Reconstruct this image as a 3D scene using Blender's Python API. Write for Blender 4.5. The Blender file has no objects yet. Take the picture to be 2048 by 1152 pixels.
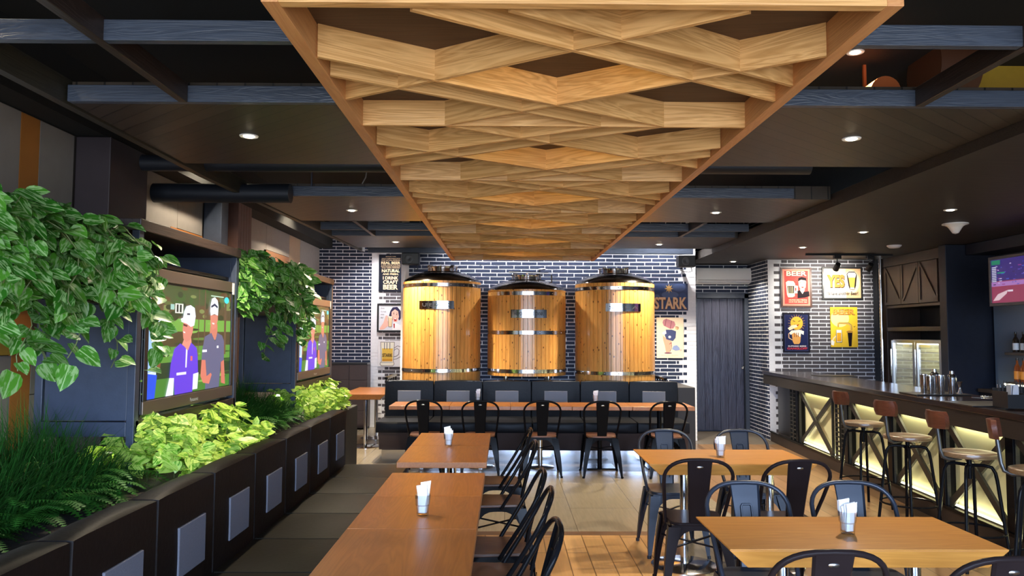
import bpy, bmesh, math, random
from mathutils import Vector, Matrix, Euler
rnd = random.Random(7)
PI = math.pi
sc = bpy.context.scene
COL = sc.collection

# ------------------------------------------------------------------ camera
FPX = 1540.0
cam_d = bpy.data.cameras.new('camera')
cam_d.sensor_width = 36.0
cam_d.lens = FPX / 2048.0 * 36.0
cam_d.clip_start = 0.05
cam = bpy.data.objects.new('camera', cam_d)
COL.objects.link(cam)
cam.location = (0, 0, 1.6)
PITCH = math.atan(92 / FPX); YAW = math.atan(13 / FPX)
cam.rotation_euler = (Matrix.Rotation(-YAW, 3, 'Z') @ Matrix.Rotation(PI/2 + PITCH, 3, 'X') @ Matrix.Rotation(math.radians(0.2), 3, 'Z')).to_euler()
sc.camera = cam

# ------------------------------------------------------------------ view, world, window light
sc.view_settings.view_transform = 'Standard'
sc.view_settings.look = 'None'
sc.view_settings.gamma = 1.0
sc.view_settings.use_curve_mapping = False
sc.view_settings.exposure = 0.74
sc.cycles.use_denoising = True
sc.cycles.max_bounces = 7
sc.cycles.diffuse_bounces = 4
sc.cycles.glossy_bounces = 4
sc.cycles.transmission_bounces = 6
sc.cycles.caustics_reflective = False
sc.cycles.caustics_refractive = False
sc.cycles.sample_clamp_indirect = 6.0
SKY = 17.0
LAMP = 2.4
world = bpy.data.worlds.new('World'); sc.world = world
world.use_nodes = True
wn = world.node_tree.nodes; wl = world.node_tree.links
bg = wn['Background']; bg.inputs['Strength'].default_value = SKY
tc = wn.new('ShaderNodeTexCoord'); sx = wn.new('ShaderNodeSeparateXYZ'); cr = wn.new('ShaderNodeValToRGB')
wl.new(tc.outputs['Generated'], sx.inputs[0]); wl.new(sx.outputs['Z'], cr.inputs[0])
cr.color_ramp.elements[0].position = 0.0; cr.color_ramp.elements[0].color = (0.26, 0.28, 0.30, 1)
cr.color_ramp.elements[1].position = 0.06; cr.color_ramp.elements[1].color = (0.50, 0.68, 1.0, 1)
wl.new(cr.outputs[0], bg.inputs[0])

def area(name, loc, rot, sx_, sy_, power, color, portal=False):
    d = bpy.data.lights.new(name, 'AREA'); d.shape = 'RECTANGLE'; d.size = sx_; d.size_y = sy_
    d.energy = power; d.color = color
    if portal: d.cycles.is_portal = True
    o = bpy.data.objects.new(name, d); COL.objects.link(o); o.location = loc; o.rotation_euler = rot
    return o
# portal in the opening of the window wall behind the camera (guides sky sampling only)
area('window_portal', (0.75, -2.42, 1.5), (PI/2, 0, 0), 7.3, 2.5, 1, (1, 1, 1), True)

# ------------------------------------------------------------------ projection helper: pixel seen at depth Y -> metres
def W(u, v, Y):
    a = (u - 1024) / FPX; b = (576 - v) / FPX
    fy = math.cos(PITCH) - b * math.sin(PITCH); fz = math.sin(PITCH) + b * math.cos(PITCH)
    x = a * math.cos(YAW) + fy * math.sin(YAW); y = -a * math.sin(YAW) + fy * math.cos(YAW)
    return x * Y / y, 1.6 + fz * Y / y

# ------------------------------------------------------------------ materials
MAT = {}
def new_mat(name):
    m = bpy.data.materials.new(name); m.use_nodes = True
    nt = m.node_tree; b = nt.nodes['Principled BSDF']
    return m, nt, b
def setp(b, **k):
    for n, v in k.items():
        n = n.replace('_', ' ')
        b.inputs[n].default_value = (v + (1,)) if isinstance(v, tuple) and len(v) == 3 else v
def plain(name, col, rough=0.5, metal=0.0, noise=0.0, nscale=20, bump=0.0, spec=0.5, coat=0.0):
    if name in MAT: return MAT[name]
    m, nt, b = new_mat(name)
    setp(b, Base_Color=col, Roughness=rough, Metallic=metal)
    b.inputs['Specular IOR Level'].default_value = spec
    b.inputs['Coat Weight'].default_value = coat
    t = nt.nodes.new('ShaderNodeTexCoord'); n = nt.nodes.new('ShaderNodeTexNoise')
    n.inputs['Scale'].default_value = nscale; n.inputs['Detail'].default_value = 5
    nt.links.new(t.outputs['Object'], n.inputs['Vector'])
    if noise > 0:
        mx = nt.nodes.new('ShaderNodeMix'); mx.data_type = 'RGBA'
        mx.inputs['A'].default_value = tuple(c * (1 - noise) for c in col) + (1,)
        mx.inputs['B'].default_value = tuple(min(1, c * (1 + noise)) for c in col) + (1,)
        nt.links.new(n.outputs['Fac'], mx.inputs['Factor']); nt.links.new(mx.outputs['Result'], b.inputs['Base Color'])
    if bump > 0:
        bp = nt.nodes.new('ShaderNodeBump'); bp.inputs['Strength'].default_value = bump; bp.inputs['Distance'].default_value = 0.01
        nt.links.new(n.outputs['Fac'], bp.inputs['Height']); nt.links.new(bp.outputs['Normal'], b.inputs['Normal'])
    MAT[name] = m
    return m
def emis(name, col, s=1.0, base=(0, 0, 0)):
    if name in MAT: return MAT[name]
    m, nt, b = new_mat(name)
    setp(b, Base_Color=base, Roughness=0.4, Emission_Color=col, Emission_Strength=s)
    MAT[name] = m
    return m
def screen(r, g, bl, s=1.0):
    return emis('screen_%d_%d_%d' % (r, g, bl), ((r/255)**2.2, (g/255)**2.2, (bl/255)**2.2), s, (0.01, 0.01, 0.01))
def paint(r, g, bl):
    return plain('print_%d_%d_%d' % (r, g, bl), ((r/255)**2.2, (g/255)**2.2, (bl/255)**2.2), 0.6, noise=0.06, nscale=60, spec=0.12)
def wood(name, c1, c2, axis='X', scale=1.0, rough=0.35, bump=0.15, per_object=0.0, per_island=0.0, dist=2.0, coat=0.0, fine=0.5):
    """grain running along one axis of the object's own coordinates"""
    if name in MAT: return MAT[name]
    m, nt, b = new_mat(name)
    N = nt.nodes; L = nt.links
    t = N.new('ShaderNodeTexCoord'); mp = N.new('ShaderNodeMapping')
    s = {'X': (0.7, 9, 9), 'Y': (9, 0.7, 9), 'Z': (9, 9, 0.7)}[axis]
    mp.inputs['Scale'].default_value = tuple(v * scale for v in s)
    oi = N.new('ShaderNodeObjectInfo'); ge = N.new('ShaderNodeNewGeometry')
    ad = N.new('ShaderNodeVectorMath'); ad.operation = 'ADD'
    cmb = N.new('ShaderNodeMath'); cmb.operation = 'ADD'
    L.new(oi.outputs['Random'], cmb.inputs[0]); L.new(ge.outputs['Random Per Island'], cmb.inputs[1])
    ml = N.new('ShaderNodeMath'); ml.operation = 'MULTIPLY'; ml.inputs[1].default_value = 37.0
    L.new(cmb.outputs[0], ml.inputs[0])
    L.new(t.outputs['Object'], ad.inputs[0]); L.new(ml.outputs[0], ad.inputs[1])
    L.new(ad.outputs[0], mp.inputs['Vector'])
    n1 = N.new('ShaderNodeTexNoise'); n1.inputs['Scale'].default_value = 1.2; n1.inputs['Detail'].default_value = 3; n1.inputs['Distortion'].default_value = dist
    n2 = N.new('ShaderNodeTexNoise'); n2.inputs['Scale'].default_value = 9; n2.inputs['Detail'].default_value = 6
    L.new(mp.outputs[0], n1.inputs['Vector']); L.new(mp.outputs[0], n2.inputs['Vector'])
    wv = N.new('ShaderNodeMath'); wv.operation = 'MULTIPLY'; wv.inputs[1].default_value = 14.0
    L.new(n1.outputs['Fac'], wv.inputs[0])
    fr = N.new('ShaderNodeMath'); fr.operation = 'PINGPONG'; fr.inputs[1].default_value = 1.0
    L.new(wv.outputs[0], fr.inputs[0])
    mixf = N.new('ShaderNodeMix'); mixf.data_type = 'FLOAT'; mixf.inputs[0].default_value = fine
    L.new(fr.outputs[0], mixf.inputs[2]); L.new(n2.outputs['Fac'], mixf.inputs[3])
    mx = N.new('ShaderNodeMix'); mx.data_type = 'RGBA'
    mx.inputs['A'].default_value = c1 + (1,); mx.inputs['B'].default_value = c2 + (1,)
    L.new(mixf.outputs[0], mx.inputs['Factor'])
    out = mx.outputs['Result']
    if per_object or per_island:
        hs = N.new('ShaderNodeHueSaturation')
        src = oi.outputs['Random'] if per_object else ge.outputs['Random Per Island']
        mr = N.new('ShaderNodeMapRange'); k = per_object or per_island
        mr.inputs['To Min'].default_value = 1 - k; mr.inputs['To Max'].default_value = 1 + k
        L.new(src, mr.inputs['Value']); L.new(mr.outputs[0], hs.inputs['Value']); L.new(out, hs.inputs['Color'])
        out = hs.outputs[0]
    L.new(out, b.inputs['Base Color'])
    b.inputs['Roughness'].default_value = rough; b.inputs['Coat Weight'].default_value = coat; b.inputs['Coat Roughness'].default_value = 0.2
    if bump:
        bp = N.new('ShaderNodeBump'); bp.inputs['Strength'].default_value = bump; bp.inputs['Distance'].default_value = 0.004
        L.new(mixf.outputs[0], bp.inputs['Height']); L.new(bp.outputs['Normal'], b.inputs['Normal'])
    MAT[name] = m
    return m

def plank_floor(name, c1, c2, gap, w, l, rough, swap=True, bumps=0.25, sz=0.004):
    m, nt, b = new_mat(name); N = nt.nodes; L = nt.links
    t = N.new('ShaderNodeTexCoord'); mp = N.new('ShaderNodeMapping')
    if swap: mp.inputs['Rotation'].default_value = (0, 0, PI/2)
    br = N.new('ShaderNodeTexBrick'); br.offset = 0.37; br.inputs['Scale'].default_value = 1.0
    br.inputs['Mortar Size'].default_value = sz; br.inputs['Mortar Smooth'].default_value = 0.2
    br.inputs['Brick Width'].default_value = l; br.inputs['Row Height'].default_value = w
    br.inputs['Color1'].default_value = c1 + (1,); br.inputs['Color2'].default_value = c2 + (1,); br.inputs['Mortar'].default_value = gap + (1,)
    L.new(t.outputs['Object'], mp.inputs[0]); L.new(mp.outputs[0], br.inputs['Vector'])
    m2 = N.new('ShaderNodeMapping'); m2.inputs['Scale'].default_value = (30, 2.2, 1) if swap else (5, 5, 5)
    n = N.new('ShaderNodeTexNoise'); n.inputs['Scale'].default_value = 1.5; n.inputs['Detail'].default_value = 6; n.inputs['Distortion'].default_value = 0.6
    L.new(t.outputs['Object'], m2.inputs[0]); L.new(m2.outputs[0], n.inputs['Vector'])
    hs = N.new('ShaderNodeHueSaturation'); mr = N.new('ShaderNodeMapRange')
    mr.inputs['To Min'].default_value = 0.8; mr.inputs['To Max'].default_value = 1.2
    L.new(n.outputs['Fac'], mr.inputs['Value']); L.new(mr.outputs[0], hs.inputs['Value']); L.new(br.outputs['Color'], hs.inputs['Color'])
    L.new(hs.outputs[0], b.inputs['Base Color']); b.inputs['Roughness'].default_value = rough
    bp = N.new('ShaderNodeBump'); bp.inputs['Strength'].default_value = bumps; bp.inputs['Distance'].default_value = 0.003; bp.invert = True
    L.new(br.outputs['Fac'], bp.inputs['Height']); L.new(bp.outputs['Normal'], b.inputs['Normal']); b.inputs['Specular IOR Level'].default_value = 0.3
    MAT[name] = m
    return m

# ------------------------------------------------------------------ mesh builder
class MB:
    def __init__(s): s.v = []; s.f = []; s.m = []; s.uv = None
    def add(s, vs, fs, mi=0):
        o = len(s.v); s.v += [tuple(p) for p in vs]
        for f in fs: s.f.append([i + o for i in f]); s.m.append(mi)
        return s
    def box(s, x0, x1, y0, y1, z0, z1, mi=0, M=None):
        vs = [Vector((x, y, z)) for z in (z0, z1) for y in (y0, y1) for x in (x0, x1)]
        if M is not None: vs = [M @ p for p in vs]
        return s.add(vs, [(0, 2, 3, 1), (4, 5, 7, 6), (0, 1, 5, 4), (2, 6, 7, 3), (0, 4, 6, 2), (1, 3, 7, 5)], mi)
    def bar(s, a, b, w, h, mi=0, up=(0, 0, 1)):
        a = Vector(a); b = Vector(b); d = (b - a); ln = d.length; d.normalize()
        up = Vector(up)
        if abs(d.dot(up)) > 0.98: up = Vector((0, 1, 0))
        r = d.cross(up).normalized(); u = r.cross(d).normalized()
        vs = []
        for p in (a, b):
            for i, j in ((-1, -1), (1, -1), (1, 1), (-1, 1)): vs.append(p + r * (i * w / 2) + u * (j * h / 2))
        return s.add(vs, [(3, 2, 1, 0), (4, 5, 6, 7), (0, 1, 5, 4), (1, 2, 6, 5), (2, 3, 7, 6), (3, 0, 4, 7)], mi)
    def tube(s, pts, r, n=8, mi=0, closed=False, caps=True):
        P = [Vector(p) for p in pts]; k = len(P); rings = []
        rs = r if isinstance(r, (list, tuple)) else [r] * k
        up = None
        for i in range(k):
            a = P[i - 1] if (i > 0 or closed) else P[i]; c = P[(i + 1) % k] if (i < k - 1 or closed) else P[i]
            d = (c - a).normalized()
            if up is None:
                up = Vector((0, 0, 1)) if abs(d.z) < 0.9 else Vector((0, 1, 0))
            x = d.cross(up)
            if x.length < 1e-4: x = d.cross(Vector((1, 0, 0)))
            x.normalize(); y = x.cross(d).normalized(); up = y
            rings.append([P[i] + (x * math.cos(2*PI*j/n) + y * math.sin(2*PI*j/n)) * rs[i] for j in range(n)])
        vs = [p for rg in rings for p in rg]; fs = []
        for i in range(k if closed else k - 1):
            a = i * n; b_ = ((i + 1) % k) * n
            for j in range(n): fs.append((a + j, a + (j + 1) % n, b_ + (j + 1) % n, b_ + j))
        if caps and not closed:
            fs.append(tuple(range(n - 1, -1, -1))); fs.append(tuple((k - 1) * n + j for j in range(n)))
        return s.add(vs, fs, mi)
    def lathe(s, prof, c=(0, 0, 0), n=24, mi=0, caps=True):
        vs = []; fs = []
        for r, z in prof:
            for j in range(n): vs.append((c[0] + r * math.cos(2*PI*j/n), c[1] + r * math.sin(2*PI*j/n), c[2] + z))
        for i in range(len(prof) - 1):
            for j in range(n): fs.append((i*n + j, i*n + (j+1) % n, (i+1)*n + (j+1) % n, (i+1)*n + j))
        if caps:
            if prof[0][0] > 1e-5: fs.append(tuple(range(n - 1, -1, -1)))
            if prof[-1][0] > 1e-5: fs.append(tuple((len(prof)-1)*n + j for j in range(n)))
        return s.add(vs, fs, mi)
    def prism(s, poly, h0, h1, plane='XY', mi=0, taper=None):
        """extrude a polygon; plane XY -> along z, XZ -> along y, YZ -> along x"""
        def put(a, b, h): return {'XY': (a, b, h), 'XZ': (a, h, b), 'YZ': (h, a, b)}[plane]
        n = len(poly); p2 = taper or poly
        vs = [put(a, b, h0) for a, b in poly] + [put(a, b, h1) for a, b in p2]
        fs = [tuple(range(n - 1, -1, -1)), tuple(range(n, 2*n))] + [(i, (i+1) % n, n + (i+1) % n, n + i) for i in range(n)]
        if plane == 'XZ': fs = [f[::-1] for f in fs]
        return s.add(vs, fs, mi)
    def build(s, name, mats, parent=None, smooth=False, bevel=0, loc=None, rot=None, angle=40, **props):
        me = bpy.data.meshes.new(name); me.from_pydata(s.v, [], s.f)
        if not isinstance(mats, (list, tuple)): mats = [mats]
        for m in mats: me.materials.append(m)
        me.polygons.foreach_set('material_index', s.m)
        if s.uv:
            ul = me.uv_layers.new(name='UVMap')
            flat = []
            for p in me.polygons:
                for vi in p.vertices: flat += s.uv[vi]
            ul.data.foreach_set('uv', flat)
        me.update()
        if smooth:
            me.polygons.foreach_set('use_smooth', [True] * len(me.polygons))
            try: me.set_sharp_from_angle(angle=math.radians(angle))
            except Exception: pass
        o = bpy.data.objects.new(name, me); COL.objects.link(o)
        if parent: o.parent = parent
        if loc is not None: o.location = loc
        if rot is not None: o.rotation_euler = rot
        if bevel:
            bm = o.modifiers.new('bevel', 'BEVEL'); bm.width = bevel; bm.segments = 2; bm.limit_method = 'ANGLE'
            bm.angle_limit = math.radians(35)
        for k, v in props.items(): o[k] = v
        return o

def thing(name, label, cat, loc=(0, 0, 0), rz=0, group=None):
    o = bpy.data.objects.new(name, None); COL.objects.link(o); o.empty_display_size = 0.1
    o.location = loc; o.rotation_euler = (0, 0, rz); o['label'] = label; o['category'] = cat
    if group: o['group'] = group
    return o
def tag(o, label, cat, group=None):
    o['label'] = label; o['category'] = cat
    if group: o['group'] = group
    return o
def struct(o):
    o['kind'] = 'structure'; return o
def dup(root, loc, rz=None, label=None, group=None):
    kids = {}
    for ob in list(COL.objects):
        if ob.parent: kids.setdefault(ob.parent.name, []).append(ob)
    def cp(o, par):
        c = o.copy(); COL.objects.link(c)
        if par: c.parent = par
        for ch in kids.get(o.name, []): cp(ch, c)
        return c
    r = cp(root, None); r.location = loc
    if rz is not None: r.rotation_euler = (0, 0, rz)
    if label: r['label'] = label
    if group: r['group'] = group
    return r

FONT_CACHE = {}
def lettering(s, w=None, h=None, bold=0.0, spacing=1.0, shear=0.0, ext=0.0):
    """text as vertices/faces centred on 0 in the XZ plane, facing -Y, fitted to w x h"""
    key = (s, w, h, bold, spacing, shear)
    if key in FONT_CACHE: return FONT_CACHE[key]
    cu = bpy.data.curves.new('t', 'FONT'); cu.body = s; cu.size = 1; cu.offset = bold; cu.space_character = spacing; cu.shear = shear
    cu.resolution_u = 3
    o = bpy.data.objects.new('t', cu); COL.objects.link(o)
    dg = bpy.context.evaluated_depsgraph_get(); me = bpy.data.meshes.new_from_object(o.evaluated_get(dg))
    vs = [v.co.copy() for v in me.vertices]; fs = [tuple(p.vertices) for p in me.polygons]
    bpy.data.objects.remove(o); bpy.data.curves.remove(cu); bpy.data.meshes.remove(me)
    x0 = min(v.x for v in vs); x1 = max(v.x for v in vs); y0 = min(v.y for v in vs); y1 = max(v.y for v in vs)
    kx = w / (x1 - x0) if w else None; ky = h / (y1 - y0) if h else None
    kx = kx or ky; ky = ky or kx
    out = ([((v.x - (x0+x1)/2) * kx, 0, (v.y - (y0+y1)/2) * ky) for v in vs], fs)
    FONT_CACHE[key] = out
    return out
def add_text(mb, s, cx, y, cz, w, h=None, mi=0, **k):
    vs, fs = lettering(s, w, h, **k)
    # the front of the text faces -Y; back-face winding does not matter for a thin print
    mb.add([(v[0] + cx, y, v[2] + cz) for v in vs], fs, mi)

# ------------------------------------------------------------------ material palette
black_metal = plain('black_painted_metal', (0.006, 0.006, 0.007), 0.18, 0.0, spec=0.06)
gun_metal = plain('gunmetal_sheet', (0.018, 0.012, 0.012), 0.28, 0.0, noise=0.2, nscale=8, spec=0.06)
chrome = plain('polished_steel', (0.72, 0.72, 0.74), 0.12, 1.0)
brushed = plain('brushed_steel', (0.62, 0.62, 0.62), 0.28, 1.0, noise=0.1, nscale=30)
blued = plain('dark_blued_wood_paint', (0.036, 0.047, 0.075), 0.40, 0.0, noise=0.25, nscale=14, bump=0.15)
navy = plain('navy_column_paint', (0.012, 0.016, 0.030), 0.5, 0.0, noise=0.25, nscale=14, spec=0.3)
beam_mat = wood('black_stained_timber', (0.035, 0.045, 0.070), (0.065, 0.085, 0.13), 'X', 1.4, 0.38, 0.5)
dark_frame = wood('espresso_timber', (0.016, 0.011, 0.010), (0.040, 0.026, 0.021), 'Y', 1.0, 0.42, 0.2)
leather_bk = plain('black_leather', (0.008, 0.009, 0.012), 0.42, 0.0, noise=0.2, nscale=40, bump=0.12, spec=0.16)
leather_br = plain('dark_brown_leather', (0.008, 0.005, 0.0042), 0.5, 0.0, noise=0.2, nscale=40, bump=0.12, spec=0.12)
leather_ol = plain('olive_leather', (0.014, 0.012, 0.008), 0.45, 0.0, noise=0.15, nscale=30, bump=0.1, spec=0.16)
grey_fab = plain('grey_upholstery', (0.13, 0.13, 0.155), 0.7, 0.0, noise=0.15, nscale=150, bump=0.2)
black_void = plain('black_painted_slab', (0.003, 0.003, 0.003), 0.9)
duct_mat = plain('black_duct', (0.016, 0.02, 0.03), 0.45, 0.3, noise=0.2, nscale=6)
white_br = plain('white_painted_brick', (0.82, 0.83, 0.88), 0.55, noise=0.07, nscale=25, bump=0.3)
mortar_w = plain('white_mortar', (0.80, 0.81, 0.86), 0.8, noise=0.08, nscale=40)
brick_bl = plain('slate_blue_brick', (0.020, 0.028, 0.058), 0.55, noise=0.3, nscale=30, bump=0.25, spec=0.2)
brick_gr = plain('slate_grey_brick', (0.085, 0.078, 0.088), 0.55, noise=0.3, nscale=30, bump=0.25, spec=0.25)
table_w = wood('honey_table_wood', (0.24, 0.080, 0.016), (0.38, 0.140, 0.030), 'Y', 0.8, 0.36, 0.06, per_object=0.08, coat=0.05)
table_r = wood('golden_table_wood', (0.50, 0.195, 0.030), (0.66, 0.29, 0.052), 'X', 0.6, 0.40, 0.06, per_object=0.06, coat=0.0)
slat_w = wood('oak_slat', (0.44, 0.22, 0.065), (0.80, 0.48, 0.20), 'X', 0.9, 0.45, 0.25, per_object=0.13, fine=0.4)
slat_e = wood('oak_frame', (0.50, 0.22, 0.08), (0.64, 0.32, 0.13), 'Y', 0.9, 0.45, 0.2)
lattice_back = wood('dark_walnut_board', (0.045, 0.020, 0.010), (0.080, 0.038, 0.020), 'X', 0.35, 0.6, 0.3, dist=3.5)
white_pl = plain('white_plastic', (0.80, 0.80, 0.82), 0.35)
paper = plain('white_paper', (0.92, 0.92, 0.93), 0.7, noise=0.03, nscale=30)
brown_lam = plain('brown_laminate', (0.045, 0.030, 0.030), 0.5, noise=0.2, nscale=10)
blk_plas = plain('black_plastic', (0.012, 0.012, 0.013), 0.35)
m_glass, _nt, _b = new_mat('clear_glass'); setp(_b, Base_Color=(1, 1, 1), Roughness=0.03)
_tr = _nt.nodes.new('ShaderNodeBsdfTransparent'); _gl = _nt.nodes.new('ShaderNodeBsdfGlossy'); _gl.inputs['Roughness'].default_value = 0.05; _mx = _nt.nodes.new('ShaderNodeMixShader'); _lw = _nt.nodes.new('ShaderNodeLayerWeight'); _lw.inputs[0].default_value = 0.35
_tr.inputs[0].default_value = (0.93, 0.95, 0.96, 1)
_nt.links.new(_lw.outputs['Facing'], _mx.inputs[0]); _nt.links.new(_tr.outputs[0], _mx.inputs[1]); _nt.links.new(_gl.outputs[0], _mx.inputs[2]); _nt.links.new(_mx.outputs[0], _nt.nodes['Material Output'].inputs['Surface'])
lamp_on = emis('lamp_glow', (1.0, 0.86, 0.62), 14.0, (0.8, 0.8, 0.8))
# ================================================================== STRUCTURE
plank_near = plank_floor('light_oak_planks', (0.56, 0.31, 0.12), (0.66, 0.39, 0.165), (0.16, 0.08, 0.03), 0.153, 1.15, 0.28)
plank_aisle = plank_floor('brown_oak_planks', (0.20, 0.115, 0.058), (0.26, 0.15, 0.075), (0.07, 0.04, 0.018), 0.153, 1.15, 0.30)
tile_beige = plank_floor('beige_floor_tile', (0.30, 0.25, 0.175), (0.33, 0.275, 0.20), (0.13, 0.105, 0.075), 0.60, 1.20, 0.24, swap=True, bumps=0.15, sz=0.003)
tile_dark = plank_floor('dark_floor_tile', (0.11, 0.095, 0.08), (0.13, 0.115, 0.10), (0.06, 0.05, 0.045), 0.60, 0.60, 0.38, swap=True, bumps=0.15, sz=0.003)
border_mat = plain('brown_border_tile', (0.16, 0.085, 0.045), 0.35, noise=0.2, nscale=20)
def slab(name, x0, x1, y0, y1, m, z0=-0.05, z1=0.0):
    return struct(MB().box(x0, x1, y0, y1, z0, z1).build(name, m))
slab('floor', -3.6, 1.26, -2.5, 6.24, plank_near)
slab('floor', -3.6, 1.26, 6.36, 9.1, tile_beige)
slab('floor', 1.34, 2.02, -2.5, 9.1, tile_beige)
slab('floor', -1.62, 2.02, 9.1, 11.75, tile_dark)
slab('floor', -3.6, -1.62, 9.1, 13.5, tile_beige)
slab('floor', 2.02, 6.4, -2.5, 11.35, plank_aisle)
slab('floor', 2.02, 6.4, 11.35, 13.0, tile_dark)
slab('trim_1', -3.6, 1.34, 6.24, 6.36, border_mat)
slab('trim_2', 1.26, 1.34, -2.5, 6.24, border_mat)
slab('trim_3', 1.26, 1.34, 6.36, 9.1, tile_beige)

def brick_wall(name, a0, a1, z0, z1, facing, pos, dark, white_to=None, white_from=None, jitter=0.0, quoin=None, seed=1, hole=None, thick=0.12):
    """courses of separate brick slips on a mortar bed. facing '-Y': a=x, wall face at y=pos. facing '-X'/'+X': a=y, face at x=pos."""
    r = random.Random(seed); PX, PZ = 0.235, 0.0575
    mb = MB(); bed = 0.0025
    def put(c0, c1, d0, d1, h0, h1, mi):
        if facing == '-Y': mb.box(c0, c1, pos + d0, pos + d1, h0, h1, mi)
        elif facing == '-X': mb.box(pos + d0, pos + d1, c0, c1, h0, h1, mi)
        else: mb.box(pos - d1, pos - d0, c0, c1, h0, h1, mi)
    def holed(c0, c1, h0, h1):
        return hole and c0 >= hole[0] - 0.01 and c1 <= hole[1] + 0.01 and h0 > hole[2] and h1 < hole[3]
    if hole:
        put(a0, hole[0], bed, thick, z0, z1, 0); put(hole[1], a1, bed, thick, z0, z1, 0)
        put(hole[0], hole[1], bed, thick, hole[3], z1, 0)
    else: put(a0, a1, bed, thick, z0, z1, 0)
    k = 0; z = z0 + 0.006
    while z + 0.045 <= z1:
        off = (k % 2) * PX / 2 + (r.uniform(-0.02, 0.02) if jitter else 0)
        a = math.floor(a0 / PX) * PX - off
        while a < a1:
            c0 = max(a + 0.006, a0); c1 = min(a + PX - 0.006, a1)
            if c1 - c0 > 0.02:
                jz = r.uniform(-jitter, jitter)
                spans = [(c0, c1, 1)]
                if quoin:      # (edge, side): white beyond the toothed edge
                    e, side, tooth = quoin
                    ee = e + (tooth if k % 2 else 0)
                    if side == 'L':   # white to the left of the toothed edge, dark to the right
                        spans = [(c0, min(c1, ee - 0.004), 2), (max(c0, ee + 0.004), c1, 1)]
                    else:
                        spans = [(c0, min(c1, ee - 0.004), 1), (max(c0, ee + 0.004), c1, 2)]
                    if white_to is not None: spans = [(p, min(q, 1e9), m) if p > white_to or m == 2 else (p, q, 1) for p, q, m in spans]
                for p, q, m in spans:
                    if white_to is not None and m == 2 and q <= white_to + 0.02: m = 1
                    if q - p > 0.015 and not (hole and q > hole[0] and p < hole[1] and z + 0.045 > hole[2] and z < hole[3]):
                        d = -0.0005 - (r.uniform(0, 0.002) if jitter else 0)
                        put(p, q, d, 0.01, z + max(0, jz), z + 0.045 + min(0, jz) * 0.5, m)
            a += PX
        z += PZ; k += 1
    return struct(mb.build(name, [mortar_w, dark, white_br]))
# back walls
xL, _ = W(742, 668, 13.3)
brick_wall('wall_back', -3.23, xL, 0, 3.55, '-Y', 13.3, brick_bl, seed=2)
brick_wall('wall_back', xL, -1.47, 0, 3.55, '-Y', 13.295, brick_gr, quoin=(xL + 0.13, 'L', 0.115), seed=3)
brick_wall('wall_back', -1.47, 2.90, 0, 3.55, '-Y', 11.70, brick_bl, quoin=(2.64, 'R', 0.12), jitter=0.004, seed=4)
slab('wall_back', -1.59, -1.47, 11.72, 13.3, white_br, 0, 3.55)
slab('wall_back', 2.78, 2.90, 11.83, 12.8, white_br, 0, 3.55)
brick_wall('wall_back', 2.90, 4.14, 0, 3.55, '-Y', 12.80, brick_bl, seed=5, hole=(3.16, 4.06, -1, 2.24))
brick_wall('wall_right', 11.8, 12.8, 0, 3.55, '-X', 4.04, brick_bl, seed=6)
brick_wall('wall_right', 4.04, 5.72, 0, 3.55, '-Y', 11.80, brick_gr, quoin=(4.13, 'L', 0.12), seed=7)
wall_dark = plain('dark_blue_wall', (0.020, 0.028, 0.045), 0.5, noise=0.2, nscale=5)
slab('wall_right', 6.25, 6.4, -2.5, 11.9, wall_dark, 0, 3.55)
slab('wall_left', -3.4, -3.23, -2.5, 13.4, plain('grey_brown_board', (0.085, 0.072, 0.066), 0.55, noise=0.15, nscale=6), 0, 3.5)
# window wall behind the camera: sill, head, piers, mullions
wf = MB()
wf.box(-3.4, 6.4, -2.6, -2.5, 0, 0.25); wf.box(-3.4, 6.4, -2.6, -2.5, 2.75, 3.5); wf.box(-3.4, -2.9, -2.6, -2.5, 0.25, 2.75); wf.box(4.4, 6.4, -2.6, -2.5, 0.25, 2.75)
struct(wf.build('wall_front', wall_dark))
wm = MB()
for x in (-2.9, -1.46, 0.0, 1.46, 2.92, 4.36): wm.box(x, x + 0.05, -2.58, -2.52, 0.25, 2.75)
wm.box(-2.9, 4.4, -2.58, -2.52, 2.0, 2.05)
struct(wm.build('window_1', blk_plas))
# ceilings
slab('ceiling', -3.4, 6.4, -2.6, 13.5, black_void, 3.5, 3.6)
slab('ceiling', 2.96, 6.4, -2.5, 12.95, None or wood('bar_ceiling_boards', (0.012, 0.010, 0.009), (0.026, 0.020, 0.017), "X", 0.8, 0.55, 0.4), 2.76, 2.88)
slab('ceiling', -3.23, -3.0, -2.5, 13.3, black_void, 3.07, 3.5)

# chevron boarded panels
m, nt, b = new_mat('chevron_ceiling_boards'); N = nt.nodes; L = nt.links
t = N.new('ShaderNodeTexCoord'); sp = N.new('ShaderNodeSeparateXYZ'); L.new(t.outputs['Object'], sp.inputs[0])
def M_(op, a, b_=None):
    n = N.new('ShaderNodeMath'); n.operation = op
    for i, v in enumerate((a, b_)):
        if v is None: continue
        if isinstance(v, (int, float)): n.inputs[i].default_value = v
        else: L.new(v, n.inputs[i])
    return n.outputs[0]
ax = M_('MULTIPLY', M_('ABSOLUTE', M_('SUBTRACT', sp.outputs['X'], 0.22)), 0.88)
sv = M_('DIVIDE', M_('SUBTRACT', sp.outputs['Y'], ax), 0.133)
fr = M_('FRACT', sv); grv = M_('LESS_THAN', fr, 0.07)
wnz = N.new('ShaderNodeTexWhiteNoise'); wnz.noise_dimensions = '1D'; L.new(M_('FLOOR', sv), wnz.inputs['W'])
ns = N.new('ShaderNodeTexNoise'); ns.inputs['Scale'].default_value = 14; ns.inputs['Detail'].default_value = 6; L.new(t.outputs['Object'], ns.inputs['Vector'])
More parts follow.
